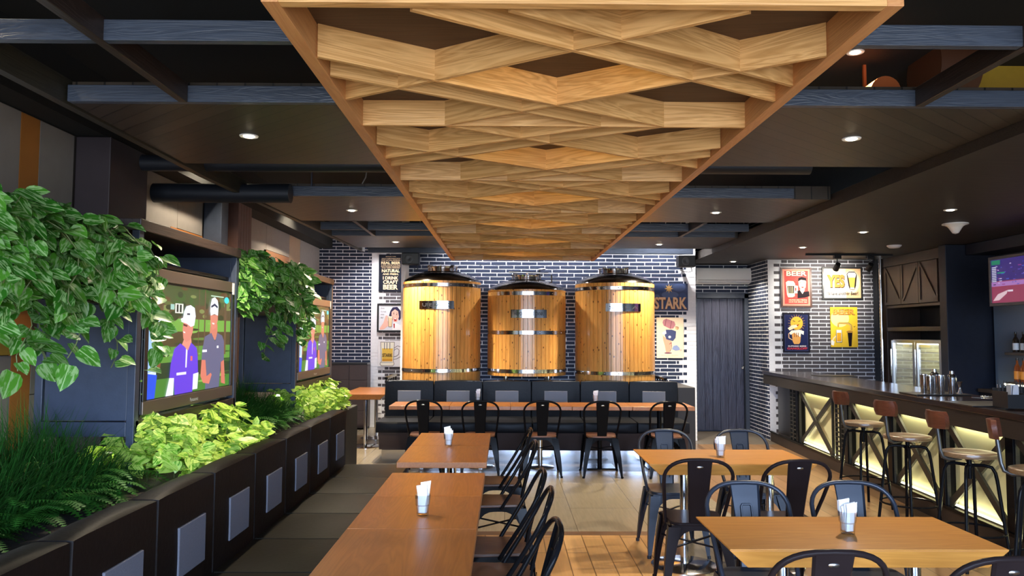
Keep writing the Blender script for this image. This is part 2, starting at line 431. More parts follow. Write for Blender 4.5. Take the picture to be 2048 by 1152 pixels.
vv = M_('ADD', M_('MULTIPLY', wnz.outputs['Value'], 0.4), M_('MULTIPLY', ns.outputs['Fac'], 0.6))
rp = N.new('ShaderNodeValToRGB'); rp.color_ramp.elements[0].color = (0.022, 0.016, 0.012, 1); rp.color_ramp.elements[1].color = (0.060, 0.045, 0.034, 1); L.new(vv, rp.inputs[0])
mx = N.new('ShaderNodeMix'); mx.data_type = 'RGBA'; L.new(grv, mx.inputs['Factor']); L.new(rp.outputs[0], mx.inputs['A']); mx.inputs['B'].default_value = (0.003, 0.003, 0.003, 1)
L.new(mx.outputs['Result'], b.inputs['Base Color']); b.inputs['Roughness'].default_value = 0.42
bp = N.new('ShaderNodeBump'); bp.inputs['Strength'].default_value = 0.6; bp.inputs['Distance'].default_value = 0.004; bp.invert = True
L.new(grv, bp.inputs['Height']); L.new(bp.outputs['Normal'], b.inputs['Normal'])
chev = m
def railx(y): return -2.37 + max(0, (y - 6.0)) / 5.5 * 0.24
for y0, y1 in ((4.10, 5.555), (6.91, 8.38), (9.71, 10.98)):
    mb = MB(); mb.prism([(railx(y0) + 0.03, y0), (2.95, y0), (2.95, y1), (railx(y1) + 0.03, y1)], 2.83, 2.95)
    struct(mb.build('ceiling', chev))
mb = MB()
for ya, yb in ((-2.4, 6.0), (6.0, 11.5)):
    xa, xb = railx(ya), railx(yb)
    mb.prism([(xa - 0.03, ya), (xa + 0.02, ya), (xb + 0.02, yb), (xb - 0.03, yb)], 2.82, 2.96)
struct(mb.build('beam', wood('rail_timber', (0.014, 0.013, 0.010), (0.035, 0.032, 0.022), 'Y', 1, 0.5, 0.2)))
def beam_x(x0, x1, y, z0=2.83, z1=2.92, w=0.045, m=beam_mat):
    return struct(MB().box(x0, x1, y, y + w, z0, z1).build('beam', m, bevel=0.003))
beam_x(-3.2, 2.95, 3.19); beam_x(-2.34, 2.95, 4.055); beam_x(-2.3, 2.6, 6.86); beam_x(-2.2, 2.9, 9.10); beam_x(-2.2, 2.9, 9.66); beam_x(-2.05, 2.8, 11.42, 2.80, 2.90)
beam_x(-3.2, 2.95, 1.9)
def beam_y(x, y0, y1, z0=2.825, z1=2.93):
    return struct(MB().box(x - 0.022, x + 0.022, y0, y1, z0, z1).build('beam', dark_frame, bevel=0.003))
beam_y(-1.72, -2.4, 4.05); beam_y(-1.66, 8.39, 9.65); beam_y(2.22, -2.4, 4.05); beam_y(2.2, 8.39, 9.65)
# ducts and hangers in the open gap
d1 = MB(); d1.tube([(-2.85, 6.0, 2.93), (2.4, 6.0, 2.93)], 0.065, 16)
tag(d1.build('ventilation_duct', duct_mat, smooth=True), 'slim round black duct running above the open ceiling gap', 'duct')
d2 = MB(); d2.tube([(-3.1, 6.75, 2.83), (-1.9, 6.75, 2.83)], 0.085, 20)
tag(d2.build('ventilation_duct', duct_mat, smooth=True), 'thick round black duct with an open end beside the panelled left wall', 'duct')
for x, s_ in ((-1.75, 'left'), (1.42, 'right')):
    hr = MB(); hr.tube([(x, 6.88, 2.92), (x, 6.88, 3.5)], 0.008, 6)
    tag(hr.build('hanger_rod', blued), 'thin steel rod holding the dark beam in the middle gap, %s of the oak lattice' % s_, 'rod')
cbl = MB(); cbl.tube([(-1.28 + 0.04 * math.sin(i * 0.9), 6.8, 2.93 + i * 0.06) for i in range(10)], 0.006, 6)
tag(cbl.build('loose_cable', plain('grey_cable', (0.2, 0.2, 0.2), 0.5), smooth=True), 'curved grey cable rising from the dark beam left of the oak lattice', 'cable')
# yellow and orange things above the right side gap
yx0, yz0 = W(1990, 170, 5.6); 
yw = MB(); yw.box(3.25, 4.9, 5.3, 5.34, 3.15, 3.5)
struct(yw.build("wall_right", plain("yellow_painted_board", (0.65, 0.42, 0.05), 0.5, noise=0.1)))
od = MB(); od.tube([(2.52, 5.0, 3.22), (2.52, 5.5, 3.22)], 0.10, 24); od.bar((2.52, 5.3, 3.3), (2.52, 5.3, 3.5), 0.02, 0.02)
tag(od.build("duct_end", plain("orange_paint", (0.42, 0.10, 0.02), 0.5), smooth=True), "short orange round duct end above the right ceiling gap", "duct")
og = MB(); og.tube([(2.84, 5.12, 3.40), (3.12, 5.12, 3.40)], 0.22, 28)
tag(og.build("duct_end", plain("brown_duct_paint", (0.10, 0.035, 0.015), 0.55), smooth=True), "wide brown round duct high beside the yellow board", "duct")
# ------------------------------------------------------------------ left wall patchwork boards
def wallpt(u, v):
    Y = 3.23 * 1540 / (1011 - u)
    z = 1.6 + (668 - v) / 1540 * Y
    return Y, z
pm = [plain('board_grey', (0.26, 0.235, 0.22), 0.55, noise=0.12, nscale=9), plain('board_orange', (0.42, 0.16, 0.035), 0.5, noise=0.12, nscale=9),
      plain('board_purple_brown', (0.035, 0.026, 0.034), 0.55, noise=0.15, nscale=9), plain('board_tan', (0.40, 0.28, 0.18), 0.5, noise=0.1, nscale=9),
      plain('board_brown', (0.25, 0.115, 0.05), 0.5, noise=0.1, nscale=9), plain('board_lamp_glow', (0.62, 0.36, 0.05), 0.45, noise=0.1, nscale=9)]
pw = MB()
def board(y0, y1, z0, z1, mi, d=0.02): pw.box(-3.23, -3.23 + d, y0 + 0.003, y1 - 0.003, z0 + 0.003, z1 - 0.003, mi)
board(3.2, 4.2, 1.9, 3.06, 0); board(4.2, 5.05, 2.35, 3.06, 0); board(4.2, 5.05, 1.9, 2.35, 0); board(5.05, 5.26, 0.0, 3.06, 1); board(5.26, 5.68, 1.9, 3.06, 0)
board(3.0, 5.05, 1.45, 1.62, 5); board(5.26, 5.55, 1.45, 1.62, 5); board(3.0, 5.05, 0.9, 1.45, 0); board(5.26, 5.6, 1.18, 1.45, 0); board(5.26, 5.6, 0.3, 1.18, 0)  # the yellow strips carry warm lamp glow on the wall as colour
board(6.75, 7.5, 1.2, 3.06, 0); board(7.5, 8.12, 2.62, 3.06, 0); board(7.35, 8.12, 2.30, 2.62, 1, 0.024)
board(9.02, 9.55, 1.2, 3.06, 1); board(9.1, 9.35, 2.55, 2.9, 3, 0.03); board(9.55, 10.3, 1.2, 3.06, 0); board(10.3, 11.4, 2.72, 3.06, 0); board(10.2, 11.4, 2.32, 2.72, 4)
board(10.3, 12.0, 1.2, 2.32, 3); board(11.4, 12.0, 2.32, 3.06, 3); board(12.0, 13.25, 2.6, 3.06, 0); board(12.0, 13.25, 1.2, 2.6, 1); board(12.3, 12.9, 1.9, 2.2, 3, 0.03)
struct(pw.build('wall_left', pm))
col = MB(); col.box(-3.21, -2.95, 5.70, 6.30, 0, 3.06)
struct(col.build('column', pm[2], bevel=0.006))
col = MB(); col.box(-3.21, -3.02, 8.15, 8.35, 0, 3.06)
struct(col.build('column', blued, bevel=0.006))
col = MB()
for i in range(5): col.box(-3.2, -2.98, 8.55 + i * 0.09, 8.635 + i * 0.09, 0, 3.06)
struct(col.build('column', plain('red_brown_boards', (0.11, 0.048, 0.035), 0.5, noise=0.2, nscale=12), bevel=0.004))
win = MB(); win.box(-3.225, -3.2, 4.2, 5.04, 1.63, 1.86)
w2 = struct(win.build('window_2', emis('daylight_pane', (0.85, 0.9, 1.0), 3.0)))
wfr = MB(); wfr.box(-3.22, -3.17, 4.16, 5.05, 1.86, 1.9); wfr.box(-3.22, -3.17, 4.16, 5.05, 1.6, 1.63); wfr.box(-3.22, -3.17, 4.55, 4.58, 1.63, 1.86); wfr.box(-3.22, -3.17, 4.8, 4.83, 1.63, 1.86)
fr_ = wfr.build('window_frame', blk_plas, w2)
# ------------------------------------------------------------------ door
dr = MB(); 
x0, x1, zt = 3.19, 3.97, 2.2
n = 6
for i in range(n): dr.box(x0 + (x1-x0)*i/n + 0.002, x0 + (x1-x0)*(i+1)/n - 0.002, 12.84, 12.88, 0.02, zt)
door = struct(dr.build('door_1', wood('door_black_wood', (0.020, 0.022, 0.040), (0.055, 0.060, 0.105), 'Z', 0.5, 0.32, 0.5, dist=3), bevel=0.003))
df = MB(); df.box(3.10, 3.18, 12.77, 12.9, 0, 2.28); df.box(3.98, 4.05, 12.77, 12.9, 0, 2.28); df.box(3.10, 4.05, 12.77, 12.9, 2.21, 2.30)
df.box(3.18, 3.98, 12.9, 12.95, 0, 2.21)
df.build('door_frame', blued, door)
dk = MB(); dk.lathe([(0.0, 0), (0.022, 0.005), (0.022, 0.02), (0.008, 0.03)], (0, 0, 0), 14)
dk.build('door_knob', chrome, door, smooth=True, loc=(3.955, 12.84, 1.05), rot=(PI/2, 0, 0))

# ------------------------------------------------------------------ oak lattice hanging under the ceiling
PZ0, PZ1 = 2.58, 2.70
pX0, pX1 = -0.675, 1.13
py0, per, npd = 2.29, 1.30, 6
pend = thing('lattice_ceiling_panel', 'long oak lattice panel of crossing slats hanging over the dining aisle', 'ceiling panel', (0.2275, 2.25, 0))
def loc(x, y, z=0): return (x - 0.2275, y - 2.25, z)
yE = py0 + per * npd
bd = MB(); bd.box(pX0 - 0.2275 - 0.05, pX1 - 0.2275 + 0.05, -0.02, yE - 2.25 + 0.12, PZ1, PZ1 + 0.02); bd.build('backing_board', lattice_back, pend)
for x in (pX0 - 0.05, pX1):
    f = MB(); f.box(x - 0.2275, x + 0.05 - 0.2275, -0.03, yE - 2.25 + 0.13, PZ0 - 0.005, PZ1 + 0.03); f.build('side_rail', slat_e, pend, bevel=0.002)
for y in (py0 - 0.05, yE + 0.05):
    f = MB(); f.box(-0.9024, 0.9024, -0.02, 0.02, PZ0 - 0.005, PZ1 + 0.03); f.build('end_rail', slat_w, pend, bevel=0.002, loc=(0, y - 2.25, 0))
LN = [((-.29, 0), (1.13, .89)), ((.009, 0), (1.13, .69)), ((.744, 0), (-.675, .905)), ((-.675, .40), (.744, 1.30)), ((-.675, .60), (.445, 1.30)), ((1.13, .36), (-.287, 1.30))]
for k in range(npd):
    for (xa, ya), (xb, yb) in LN + [((pX0, 1.30), (pX1, 1.30))]:
        if k % 2: xa, xb = 0.455 - xa, 0.455 - xb
        if k == npd - 1 and ya == 1.30: continue
        a = Vector((xa, py0 + k * per + ya, 0)); c = Vector((xb, py0 + k * per + yb, 0)); d = c - a; ln = d.length
        f = MB(); f.box(-ln/2, ln/2, -0.009, 0.009, 0, PZ1 - PZ0)
        mid = (a + c) / 2
        f.build('slat', slat_w, pend, loc=loc(mid.x, mid.y, PZ0 + rnd.uniform(0, 0.002)), rot=(0, 0, math.atan2(d.y, d.x)))
puck = plain('puck_white', (0.8, 0.8, 0.8), 0.4)
for k in range(npd):  # unseen lamps added inside the lattice to give its cells a yellow glow
    yy = py0 + k * per + 0.45 - 2.25
    g = MB(); g.lathe([(0.0, -0.012), (0.025, -0.012), (0.03, 0.0)], (0, 0, 0), 16, caps=False); g.build('added_puck_lamp', emis('added_puck_glow', (1.0, 0.72, 0.2), 6.0), pend, loc=(0, yy, PZ1 - 0.001))
    d = bpy.data.lights.new('lamp', 'POINT'); d.energy = 1.0; d.color = (1.0, 0.66, 0.12); d.shadow_soft_size = 0.02
    o = bpy.data.objects.new('lamp_light', d); COL.objects.link(o); o.parent = pend; o.location = (0, yy, PZ1 - 0.035)
for y in (3.0, 5.6, 8.2, 9.9):
    for x in (-0.6, 1.05):
        f = MB(); f.tube([(x - 0.2275, y - 2.25, PZ1 + 0.015), (x - 0.2275, y - 2.25, 3.5)], 0.006, 6); f.build('hanger_rod', blued, pend)

# ------------------------------------------------------------------ ceiling lamps
def spot(loc_, rot, power, col, ang, blend=0.6, rad=0.03):
    d = bpy.data.lights.new('lamp', 'SPOT'); d.energy = power * LAMP; d.color = col; d.spot_size = math.radians(ang); d.spot_blend = blend; d.shadow_soft_size = rad
    o = bpy.data.objects.new('lamp_light', d); COL.objects.link(o); o.location = loc_; o.rotation_euler = rot
    return o
first = None
def downlight(x, y, z, label, power=40, size=0.055, tint=(1.0, 0.85, 0.62)):
    r = thing('recessed_downlight', label, 'ceiling light', (x, y, z), 0, 'recessed ceiling downlights')
    f = MB(); f.lathe([(size * 0.72, -0.004), (size, -0.006), (size * 1.05, 0.0), (size * 0.72, 0.0)], (0, 0, -0.001), 24); f.build('trim_ring', white_pl, r, smooth=True)
    g = MB(); g.lathe([(0.0, -0.014), (size * 0.5, -0.010), (size * 0.71, -0.002)], (0, 0, 0), 20, caps=False); g.build('bulb', lamp_on, r, smooth=True)
    s = spot((0, 0, -0.03), (0, 0, 0), power, tint, 120); s.parent = r
DL = [(497, 273, 2.83, 'round white downlight in the first boarded panel left of the oak lattice'),
      (703, 421, 2.83, 'round downlight in the second boarded panel left of the oak lattice'),
      (791, 484, 2.83, 'small round downlight in the far boarded panel left of the lattice end'),
      (1702, 274, 2.83, 'round white downlight in the first boarded panel right of the oak lattice'),
      (1431, 423, 2.83, 'round downlight in the second boarded panel right of the oak lattice'),
      (1318, 487, 2.83, 'small round downlight in the far boarded panel right of the lattice end'),
      (1900, 416, 2.76, 'round downlight in the bar ceiling nearest the bowl shaped detector'),
      (1726, 461, 2.76, 'round downlight in the middle of the bar ceiling'),
      (1605, 492, 2.76, 'small round downlight in the bar ceiling above the red poster'),
      (1709, 101, 3.5, 'round downlight high in the black void right of the lattice')]
for u, v, z, lab in DL:
    h = z - 1.6; 
    a = W(u, v, 1.0); t_ = h / (a[1] - 1.6)
    downlight(a[0] * t_, t_, z - 0.001, lab, (110 if v > 480 and z > 2.8 else 50) if z < 3 else 25)
for x_, y_, lab in ((-2.0, 12.45, 'small added downlight high above the orange table in the left corner'), (-0.3, 11.25, 'added downlight high above the gap between left and middle wooden tanks'), (0.95, 11.25, 'added downlight high above the gap between middle and right wooden tanks'), (2.35, 11.25, 'added downlight high above the blue painted sign')):
    downlight(x_, y_, 3.49, lab, 62, tint=(1.0, 0.97, 0.95))  # unseen lamps added to brighten the back walls and tanks
for y_, lab in ((3.2, 'added downlight high beside the left wall near the orange board strip'), (7.5, 'added downlight high beside the left wall between the two dark columns'), (10.6, 'added downlight high beside the far patchwork boards of the left wall')):
    downlight(-2.72, y_, 3.499, lab, 38)  # unseen lamps added to wash the left wall boards
downlight(3.9, 4.75, 3.499, 'added downlight high in the void washing the yellow board', 60)  # unseen lamp added so the yellow board shows up
downlight(3.6, 12.1, 2.759, 'added downlight in the alcove ceiling before the black door', 45)  # unseen lamp added to brighten the door alcove
# smoke detectors
def at_ceil(u, v, z):
    a = W(u, v, 1.0); t_ = (z - 1.6) / (a[1] - 1.6); return a[0] * t_, t_, z
x, y, z = at_ceil(1910, 444, 2.76)
r = thing('access_point', 'white bowl shaped device hanging under the bar ceiling', 'detector', (x, y, z))
f = MB(); f.lathe([(0.0, -0.11), (0.03, -0.10), (0.06, -0.05), (0.075, -0.03), (0.11, -0.012), (0.12, 0)], (0, 0, 0), 28); f.build('dome', white_pl, r, smooth=True)
f = MB(); f.lathe([(0.125, -0.012), (0.125, -0.001)], (0, 0, 0), 28); f.build('mounting_plate', white_pl, r, smooth=True)
x, y, z = at_ceil(1788, 488, 2.76)
f = MB(); f.lathe([(0.0, -0.04), (0.06, -0.035), (0.085, -0.015), (0.09, -0.001)], (0, 0, 0), 24)
tag(f.build('smoke_detector', white_pl, smooth=True, loc=(x, y, z)), 'flat round white smoke detector on the bar ceiling behind the bowl shaped device', 'smoke detector')
# spotlight track over the posters
xt0, yt, _ = at_ceil(1612, 504, 2.76)
yt = 10.9
r = thing('track_light', 'black ceiling track with two spot heads aimed at the posters', 'track light', (4.9, yt, 2.76))
f = MB(); f.box(-0.62, 0.62, -0.017, 0.017, -0.03, -0.001); f.build('track', blk_plas, r)
for xh in (-0.17, 0.30):
    hd = MB(); hd.box(xh - 0.05, xh + 0.05, -0.03, 0.03, -0.075, -0.03); hd.build('adapter', blk_plas, r, bevel=0.004)
    hp = MB(); hp.tube([(xh, 0, -0.07), (xh, 0, -0.13)], 0.009, 8); p0 = Vector((xh, -0.03, -0.15)); p1 = Vector((xh + 0.0, 0.06, -0.22)); hp.tube([p0, p1], [0.036, 0.042], 16)
    hh = hp.build('spot_head', blk_plas, r, smooth=True)
    q = MB(); q.tube([p1, p1 + Vector((0, 0.002, -0.002))], 0.034, 16); q.build('lens', lamp_on, hh)
    s = spot((xh, 0.09, -0.25), (0, 0, 0), 15, (1.0, 0.93, 0.80), 92, 0.7); s.parent = r
    tgt = Vector((xh * 0.8 - 0.1 , 0.93, -0.55)); s.rotation_euler = (tgt - Vector((xh, 0.09, -0.25))).to_track_quat('-Z', 'Y').to_euler()
# black speakers on the wall corners
def speaker(u, v, Y, label):
    x, z = W(u, v, Y)
    r = thing('wall_speaker', label, 'speaker', (x, Y, z))
    f = MB(); f.box(-0.125, 0.125, -0.10, 0.08, -0.085, 0.085); f.build('cabinet', blk_plas, r, bevel=0.01)
    f = MB(); f.lathe([(0.055, 0), (0.06, 0.01), (0.045, 0.012), (0.0, 0.004)], (0, 0, 0), 20); f.build('cone', plain('grey_cone', (0.05, 0.05, 0.055), 0.4), r, smooth=True, loc=(-0.02, -0.1, -0.005), rot=(PI/2, 0, 0))
    f = MB(); f.bar((0.0, 0.07, 0.0), (0.0, 11.69 - Y, 0.0), 0.03, 0.03); f.build('bracket', black_metal, r)
    f = MB(); f.tube([(0.08, 0.0, -0.085), (0.10, 0.02, -0.14), (0.06, 0.07, -0.15), (0.0, 11.69 - Y, -0.10)], 0.005, 6); f.build('cable', blk_plas, r, smooth=True)
speaker(822, 519, 11.3, 'black box speaker on the wall above the left wooden tank')
speaker(1371, 522, 11.3, 'black box speaker on the wall right of the right wooden tank')
# air conditioner
x0, zt = W(1392, 530, 12.6); x1, zb = W(1513, 566, 12.6)
r = thing('air_conditioner', 'white split air conditioner above the black door', 'air conditioner', ((x0 + x1) / 2, 12.79, zb))
zt -= 0.035; w_, h_ = x1 - x0, zt - zb
f = MB(); f.prism([(0, h_), (-0.17, h_), (-0.20, h_ * 0.75), (-0.20, h_ * 0.2), (-0.15, 0.02), (-0.05, 0), (0, 0)], -w_/2, w_/2, 'YZ')
f.build('housing', white_pl, r, smooth=True, bevel=0.008, angle=30)
f = MB(); f.box(-w_/2 + 0.03, w_/2 - 0.1, -0.204, -0.196, 0.055, 0.062); f.build('air_slot', blk_plas, r)
f = MB(); f.box(-w_/2 + 0.04, w_/2 - 0.06, -0.185, -0.17, 0.018, 0.035); f.build('louvre', plain('pale_grey_plastic', (0.5, 0.5, 0.55), 0.4), r)
f = MB(); f.tube([(w_/2 - 0.12, -0.1, h_ - 0.01), (w_/2 - 0.13, -0.06, h_ + 0.012), (w_/2 - 0.16, -0.01, h_ + 0.012)], 0.009, 8); f.build('hose', white_pl, r, smooth=True)
# ================================================================== FURNITURE
def soft_box(x0, x1, y0, y1, z0, z1, b=0.02, puff=0.0):
    """cushion: subdivided box pushed outwards in its middle"""
    bm = bmesh.new(); bmesh.ops.create_cube(bm, size=1.0)
    bmesh.ops.subdivide_edges(bm, edges=bm.edges[:], cuts=7, use_grid_fill=True)
    mb = MB(); cx, cy, cz = (x0+x1)/2, (y0+y1)/2, (z0+z1)/2; sx_, sy_, sz_ = x1-x0, y1-y0, z1-z0
    for v in bm.verts:
        p = v.co
        q = [p.x * 2, p.y * 2, p.z * 2]
        # round towards a superellipsoid near the edges
        s = (abs(q[0])**14 + abs(q[1])**14 + abs(q[2])**14) ** (1/14)
        f = 1.0 / s if s > 0 else 1
        w = [ (1 - q[(i+1) % 3]**2) * (1 - q[(i+2) % 3]**2) for i in range(3)]
        m = max(range(3), key=lambda i: abs(q[i]))
        q = [c * (f * 0.35 + 0.65) if True else c for c in q]
        pos = [cx + q[0]/2*sx_, cy + q[1]/2*sy_, cz + q[2]/2*sz_]
        pos[m] += (1 if q[m] > 0 else -1) * puff * max(0, w[m])
        mb.v.append(tuple(pos))
    bm.verts.index_update()
    for fc in bm.faces: mb.f.append([v.index for v in fc.verts]); mb.m.append(0)
    bm.free(); return mb

# ---- left banquette along the planter
ban = thing('banquette', 'long dark brown leather banquette with grey patches along the planter', 'bench', (-1.2, 4.0, 0))
def bl(x, y): return x + 1.2, y - 4.0
f = MB(); f.box(-0.26, 0.33, -2.9, 2.84, 0.06, 0.33); f.build('base', leather_bk, ban)
f = MB(); f.box(-0.20, 0.28, -2.88, 2.80, 0.0, 0.06); f.build('plinth', blk_plas, ban)
ys = [1.31, 1.93, 2.55, 3.17, 3.78, 4.39, 5.0, 5.62, 6.24, 6.86]
for i in range(len(ys) - 1):
    c = soft_box(-0.325, -0.20, ys[i] + 0.003 - 4, ys[i+1] - 0.003 - 4, 0.34, 0.93, puff=0.014)
    bk = c.build('backrest', leather_br, ban, smooth=True)
    ym = (ys[i] + ys[i+1]) / 2 - 4
    p = MB(); p.box(-0.20, -0.1815, ym - 0.13, ym + 0.16, 0.555, 0.77); p.build('patch', grey_fab, bk, bevel=0.004, label='grey fabric patch')
    c = soft_box(-0.205, 0.36, ys[i] + 0.003 - 4, ys[i+1] - 0.003 - 4, 0.33, 0.455, puff=0.012)
    c.build('seat_cushion', leather_ol, ban, smooth=True)

# ---- planter with plants
pl = MB(); pl.box(-2.45, -1.66, 1.2, 8.75, 0, 0.80)
pt = pl.build('planter', plain('black_planter', (0.010, 0.010, 0.010), 0.7), bevel=0.01); tag(pt, 'long black planter box behind the brown banquette', 'planter')
so = MB(); so.box(-2.40, -1.71, 1.25, 8.7, 0.79, 0.82); so.build('soil', plain('dark_soil', (0.02, 0.014, 0.01), 0.9, noise=0.4, nscale=60, bump=0.6), pt, kind='stuff')

def leaf_material(name, ca, cb, cc, amount):
    m, nt, b = new_mat(name); N = nt.nodes; L = nt.links
    uv = N.new('ShaderNodeUVMap'); uv.uv_map = 'UVMap'; sp = N.new('ShaderNodeSeparateXYZ'); L.new(uv.outputs[0], sp.inputs[0])
    ge = N.new('ShaderNodeNewGeometry')
    mp = N.new('ShaderNodeMapping'); mp.inputs['Scale'].default_value = (7, 2.2, 1); L.new(uv.outputs[0], mp.inputs[0])
    cmb = N.new('ShaderNodeCombineXYZ'); ml = N.new('ShaderNodeMath'); ml.operation = 'MULTIPLY'; ml.inputs[1].default_value = 53
    L.new(ge.outputs['Random Per Island'], ml.inputs[0]); L.new(ml.outputs[0], cmb.inputs['Z']); L.new(cmb.outputs[0], mp.inputs['Location'])
    n = N.new('ShaderNodeTexNoise'); n.inputs['Scale'].default_value = 1.0; n.inputs['Detail'].default_value = 4; n.inputs['Distortion'].default_value = 0.8
    L.new(mp.outputs[0], n.inputs['Vector'])
    r = N.new('ShaderNodeValToRGB'); e = r.color_ramp.elements
    e[0].position = 0.50 - amount * 0.12; e[0].color = (0, 0, 0, 1); e[1].position = 0.62 - amount * 0.12; e[1].color = (1, 1, 1, 1)
    L.new(n.outputs['Fac'], r.inputs[0])
    base = N.new('ShaderNodeMix'); base.data_type = 'RGBA'; base.inputs['A'].default_value = ca + (1,); base.inputs['B'].default_value = cb + (1,)
    L.new(ge.outputs['Random Per Island'], base.inputs['Factor'])
    mx = N.new('ShaderNodeMix'); mx.data_type = 'RGBA'; L.new(r.outputs[0], mx.inputs['Factor']); L.new(base.outputs['Result'], mx.inputs['A']); mx.inputs['B'].default_value = cc + (1,)
    # pale midrib
    mr = N.new('ShaderNodeMath'); mr.operation = 'ABSOLUTE'; sb = N.new('ShaderNodeMath'); sb.operation = 'SUBTRACT'; sb.inputs[1].default_value = 0.5
    L.new(sp.outputs['X'], sb.inputs[0]); L.new(sb.outputs[0], mr.inputs[0]); lt = N.new('ShaderNodeMath'); lt.operation = 'LESS_THAN'; lt.inputs[1].default_value = 0.025; L.new(mr.outputs[0], lt.inputs[0])
    m3 = N.new('ShaderNodeMix'); m3.data_type = 'RGBA'; L.new(lt.outputs[0], m3.inputs['Factor']); L.new(mx.outputs['Result'], m3.inputs['A']); m3.inputs['B'].default_value = tuple(min(1, c * 1.15) for c in cc) + (1,)
    L.new(m3.outputs['Result'], b.inputs['Base Color']); b.inputs['Roughness'].default_value = 0.36; b.inputs['Specular IOR Level'].default_value = 0.3
    b.inputs['Subsurface Weight'].default_value = 0.0
    tr = N.new('ShaderNodeBsdfTranslucent'); L.new(m3.outputs['Result'], tr.inputs[0]); ms = N.new('ShaderNodeMixShader'); ms.inputs[0].default_value = 0.22
    L.new(b.outputs[0], ms.inputs[1]); L.new(tr.outputs[0], ms.inputs[2]); L.new(ms.outputs[0], N['Material Output'].inputs['Surface'])
    MAT[name] = m; return m
leaf_dark = leaf_material('pothos_leaf', (0.028, 0.15, 0.012), (0.10, 0.32, 0.028), (0.30, 0.48, 0.18), 0.15)
leaf_lime = leaf_material('lime_pothos_leaf', (0.07, 0.28, 0.012), (0.26, 0.52, 0.025), (0.58, 0.74, 0.14), 0.8)
grass_m = plain('grass_blade', (0.022, 0.095, 0.014), 0.5, noise=0.5, nscale=12, spec=0.12)
fern_m = plain('fern_frond', (0.035, 0.145, 0.018), 0.5, noise=0.4, nscale=15, spec=0.12)
vine_m = plain('vine_stem', (0.13, 0.16, 0.05), 0.6)

HALF = [(0.0, 0.06), (0.30, 0.0), (0.46, 0.14), (0.50, 0.36), (0.42, 0.60), (0.25, 0.82), (0.0, 1.04)]
def add_leaf(mb, base, dir_, up, size, r):
    d = Vector(dir_).normalized(); u = Vector(up); x = d.cross(u)
    if x.length < 1e-3: x = d.cross(Vector((1, 0.1, 0)))
    x.normalize(); n = x.cross(d).normalized()
    fold = r.uniform(0.05, 0.30); curl = r.uniform(0.0, 0.35); wv = r.uniform(0.75, 0.95)
    o = len(mb.v); k = len(HALF)
    def put(sx, sy, uvx):
        hgt = abs(sx) * fold - curl * sy * sy * 0.5
        p = Vector(base) + (x * sx * wv + d * sy + n * hgt) * size
        mb.v.append(tuple(p)); mb.uv.append((0.5 + uvx, sy))
    for hx, hy in HALF: put(0, hy, 0)
    for hx, hy in HALF[1:-1]: put(hx, hy, hx)
    for hx, hy in HALF[1:-1]: put(-hx, hy, -hx)
    m = k - 2
    for s_, sgn in ((o + k, 1), (o + k + m, -1)):
        for i in range(k - 1):
            a, b2 = o + i, o + i + 1
            if i == 0: f = [a, s_, b2]
            elif i == k - 2: f = [a, s_ + m - 1, b2]
            else: f = [a, s_ + i - 1, s_ + i, b2]
            if sgn < 0: f = f[::-1]
            mb.f.append(f); mb.m.append(0)
def trailing(name, label, x0, x1, y0, y1, ztop, strands, seed, size, mat, drop, group=None, outdir=(1, -0.6)):
    """a pothos on a shelf: crown of leaves plus strands hanging over the front"""
    r = random.Random(seed); t = thing(name, label, 'hanging plant', ((x0+x1)/2, (y0+y1)/2, ztop), 0, group)
    O = Vector(((x0+x1)/2, (y0+y1)/2, ztop))
    lf = MB(); lf.uv = []; st = MB()
    for k in range(strands):
        p = Vector((r.uniform(x0, x1), r.uniform(y0, y1), ztop + r.uniform(-0.02, 0.10)))
        ex = Vector((r.uniform(0.0, 1), r.uniform(-1, 0.5), 0)).normalized()
        tgtx = max(p.x + ex.x * r.uniform(0.05, 0.3), x1 - 0.02 if ex.x > 0.5 else p.x)
        tgty = p.y + ex.y * r.uniform(0.05, 0.3)
        if ex.y < -0.6: tgty = min(tgty, y0 + r.uniform(-0.08, 0.1))
        dr_ = drop(tgty) * r.uniform(0.15, 1.0)
        pts = []; n = 4 + int(dr_ / 0.06)
        for i in range(n + 1):
            t_ = i / n
            hx = p.x + (tgtx - p.x) * min(1, t_ * 2.2) + 0.02 * math.sin(i * 1.3 + k)
            hy = p.y + (tgty - p.y) * min(1, t_ * 2.2) + 0.02 * math.cos(i * 1.1 + k)
            hz = p.z + 0.10 * math.sin(min(1, t_ * 2) * PI) * (1 - t_) - max(0, t_ - 0.3) / 0.7 * dr_
            pts.append(Vector((hx, hy, hz)) - O)
        st.tube(pts, 0.0025, 4, caps=False)
        for i in range(1, n + 1):
            for q in range(2 if i < n else 1):
                a = r.uniform(0, 2*PI)
                od = Vector((math.cos(a) * 0.7 + outdir[0] * 0.7, math.sin(a) * 0.7 + outdir[1] * 0.7, r.uniform(-1.3, 0.1))).normalized()
                bp_ = pts[i] + Vector((r.uniform(-.03, .03), r.uniform(-.03, .03), r.uniform(-.03, .03)))
                nrm = Vector((outdir[0] + r.uniform(-.6, .6), outdir[1] + r.uniform(-.6, .6), 0.8 + r.uniform(-.4, .5)))
                add_leaf(lf, bp_, od, nrm, size * r.uniform(0.7, 1.25), r)
    lf.build('foliage', mat, t, smooth=True, angle=80); st.build('stems', vine_m, t)
    return t
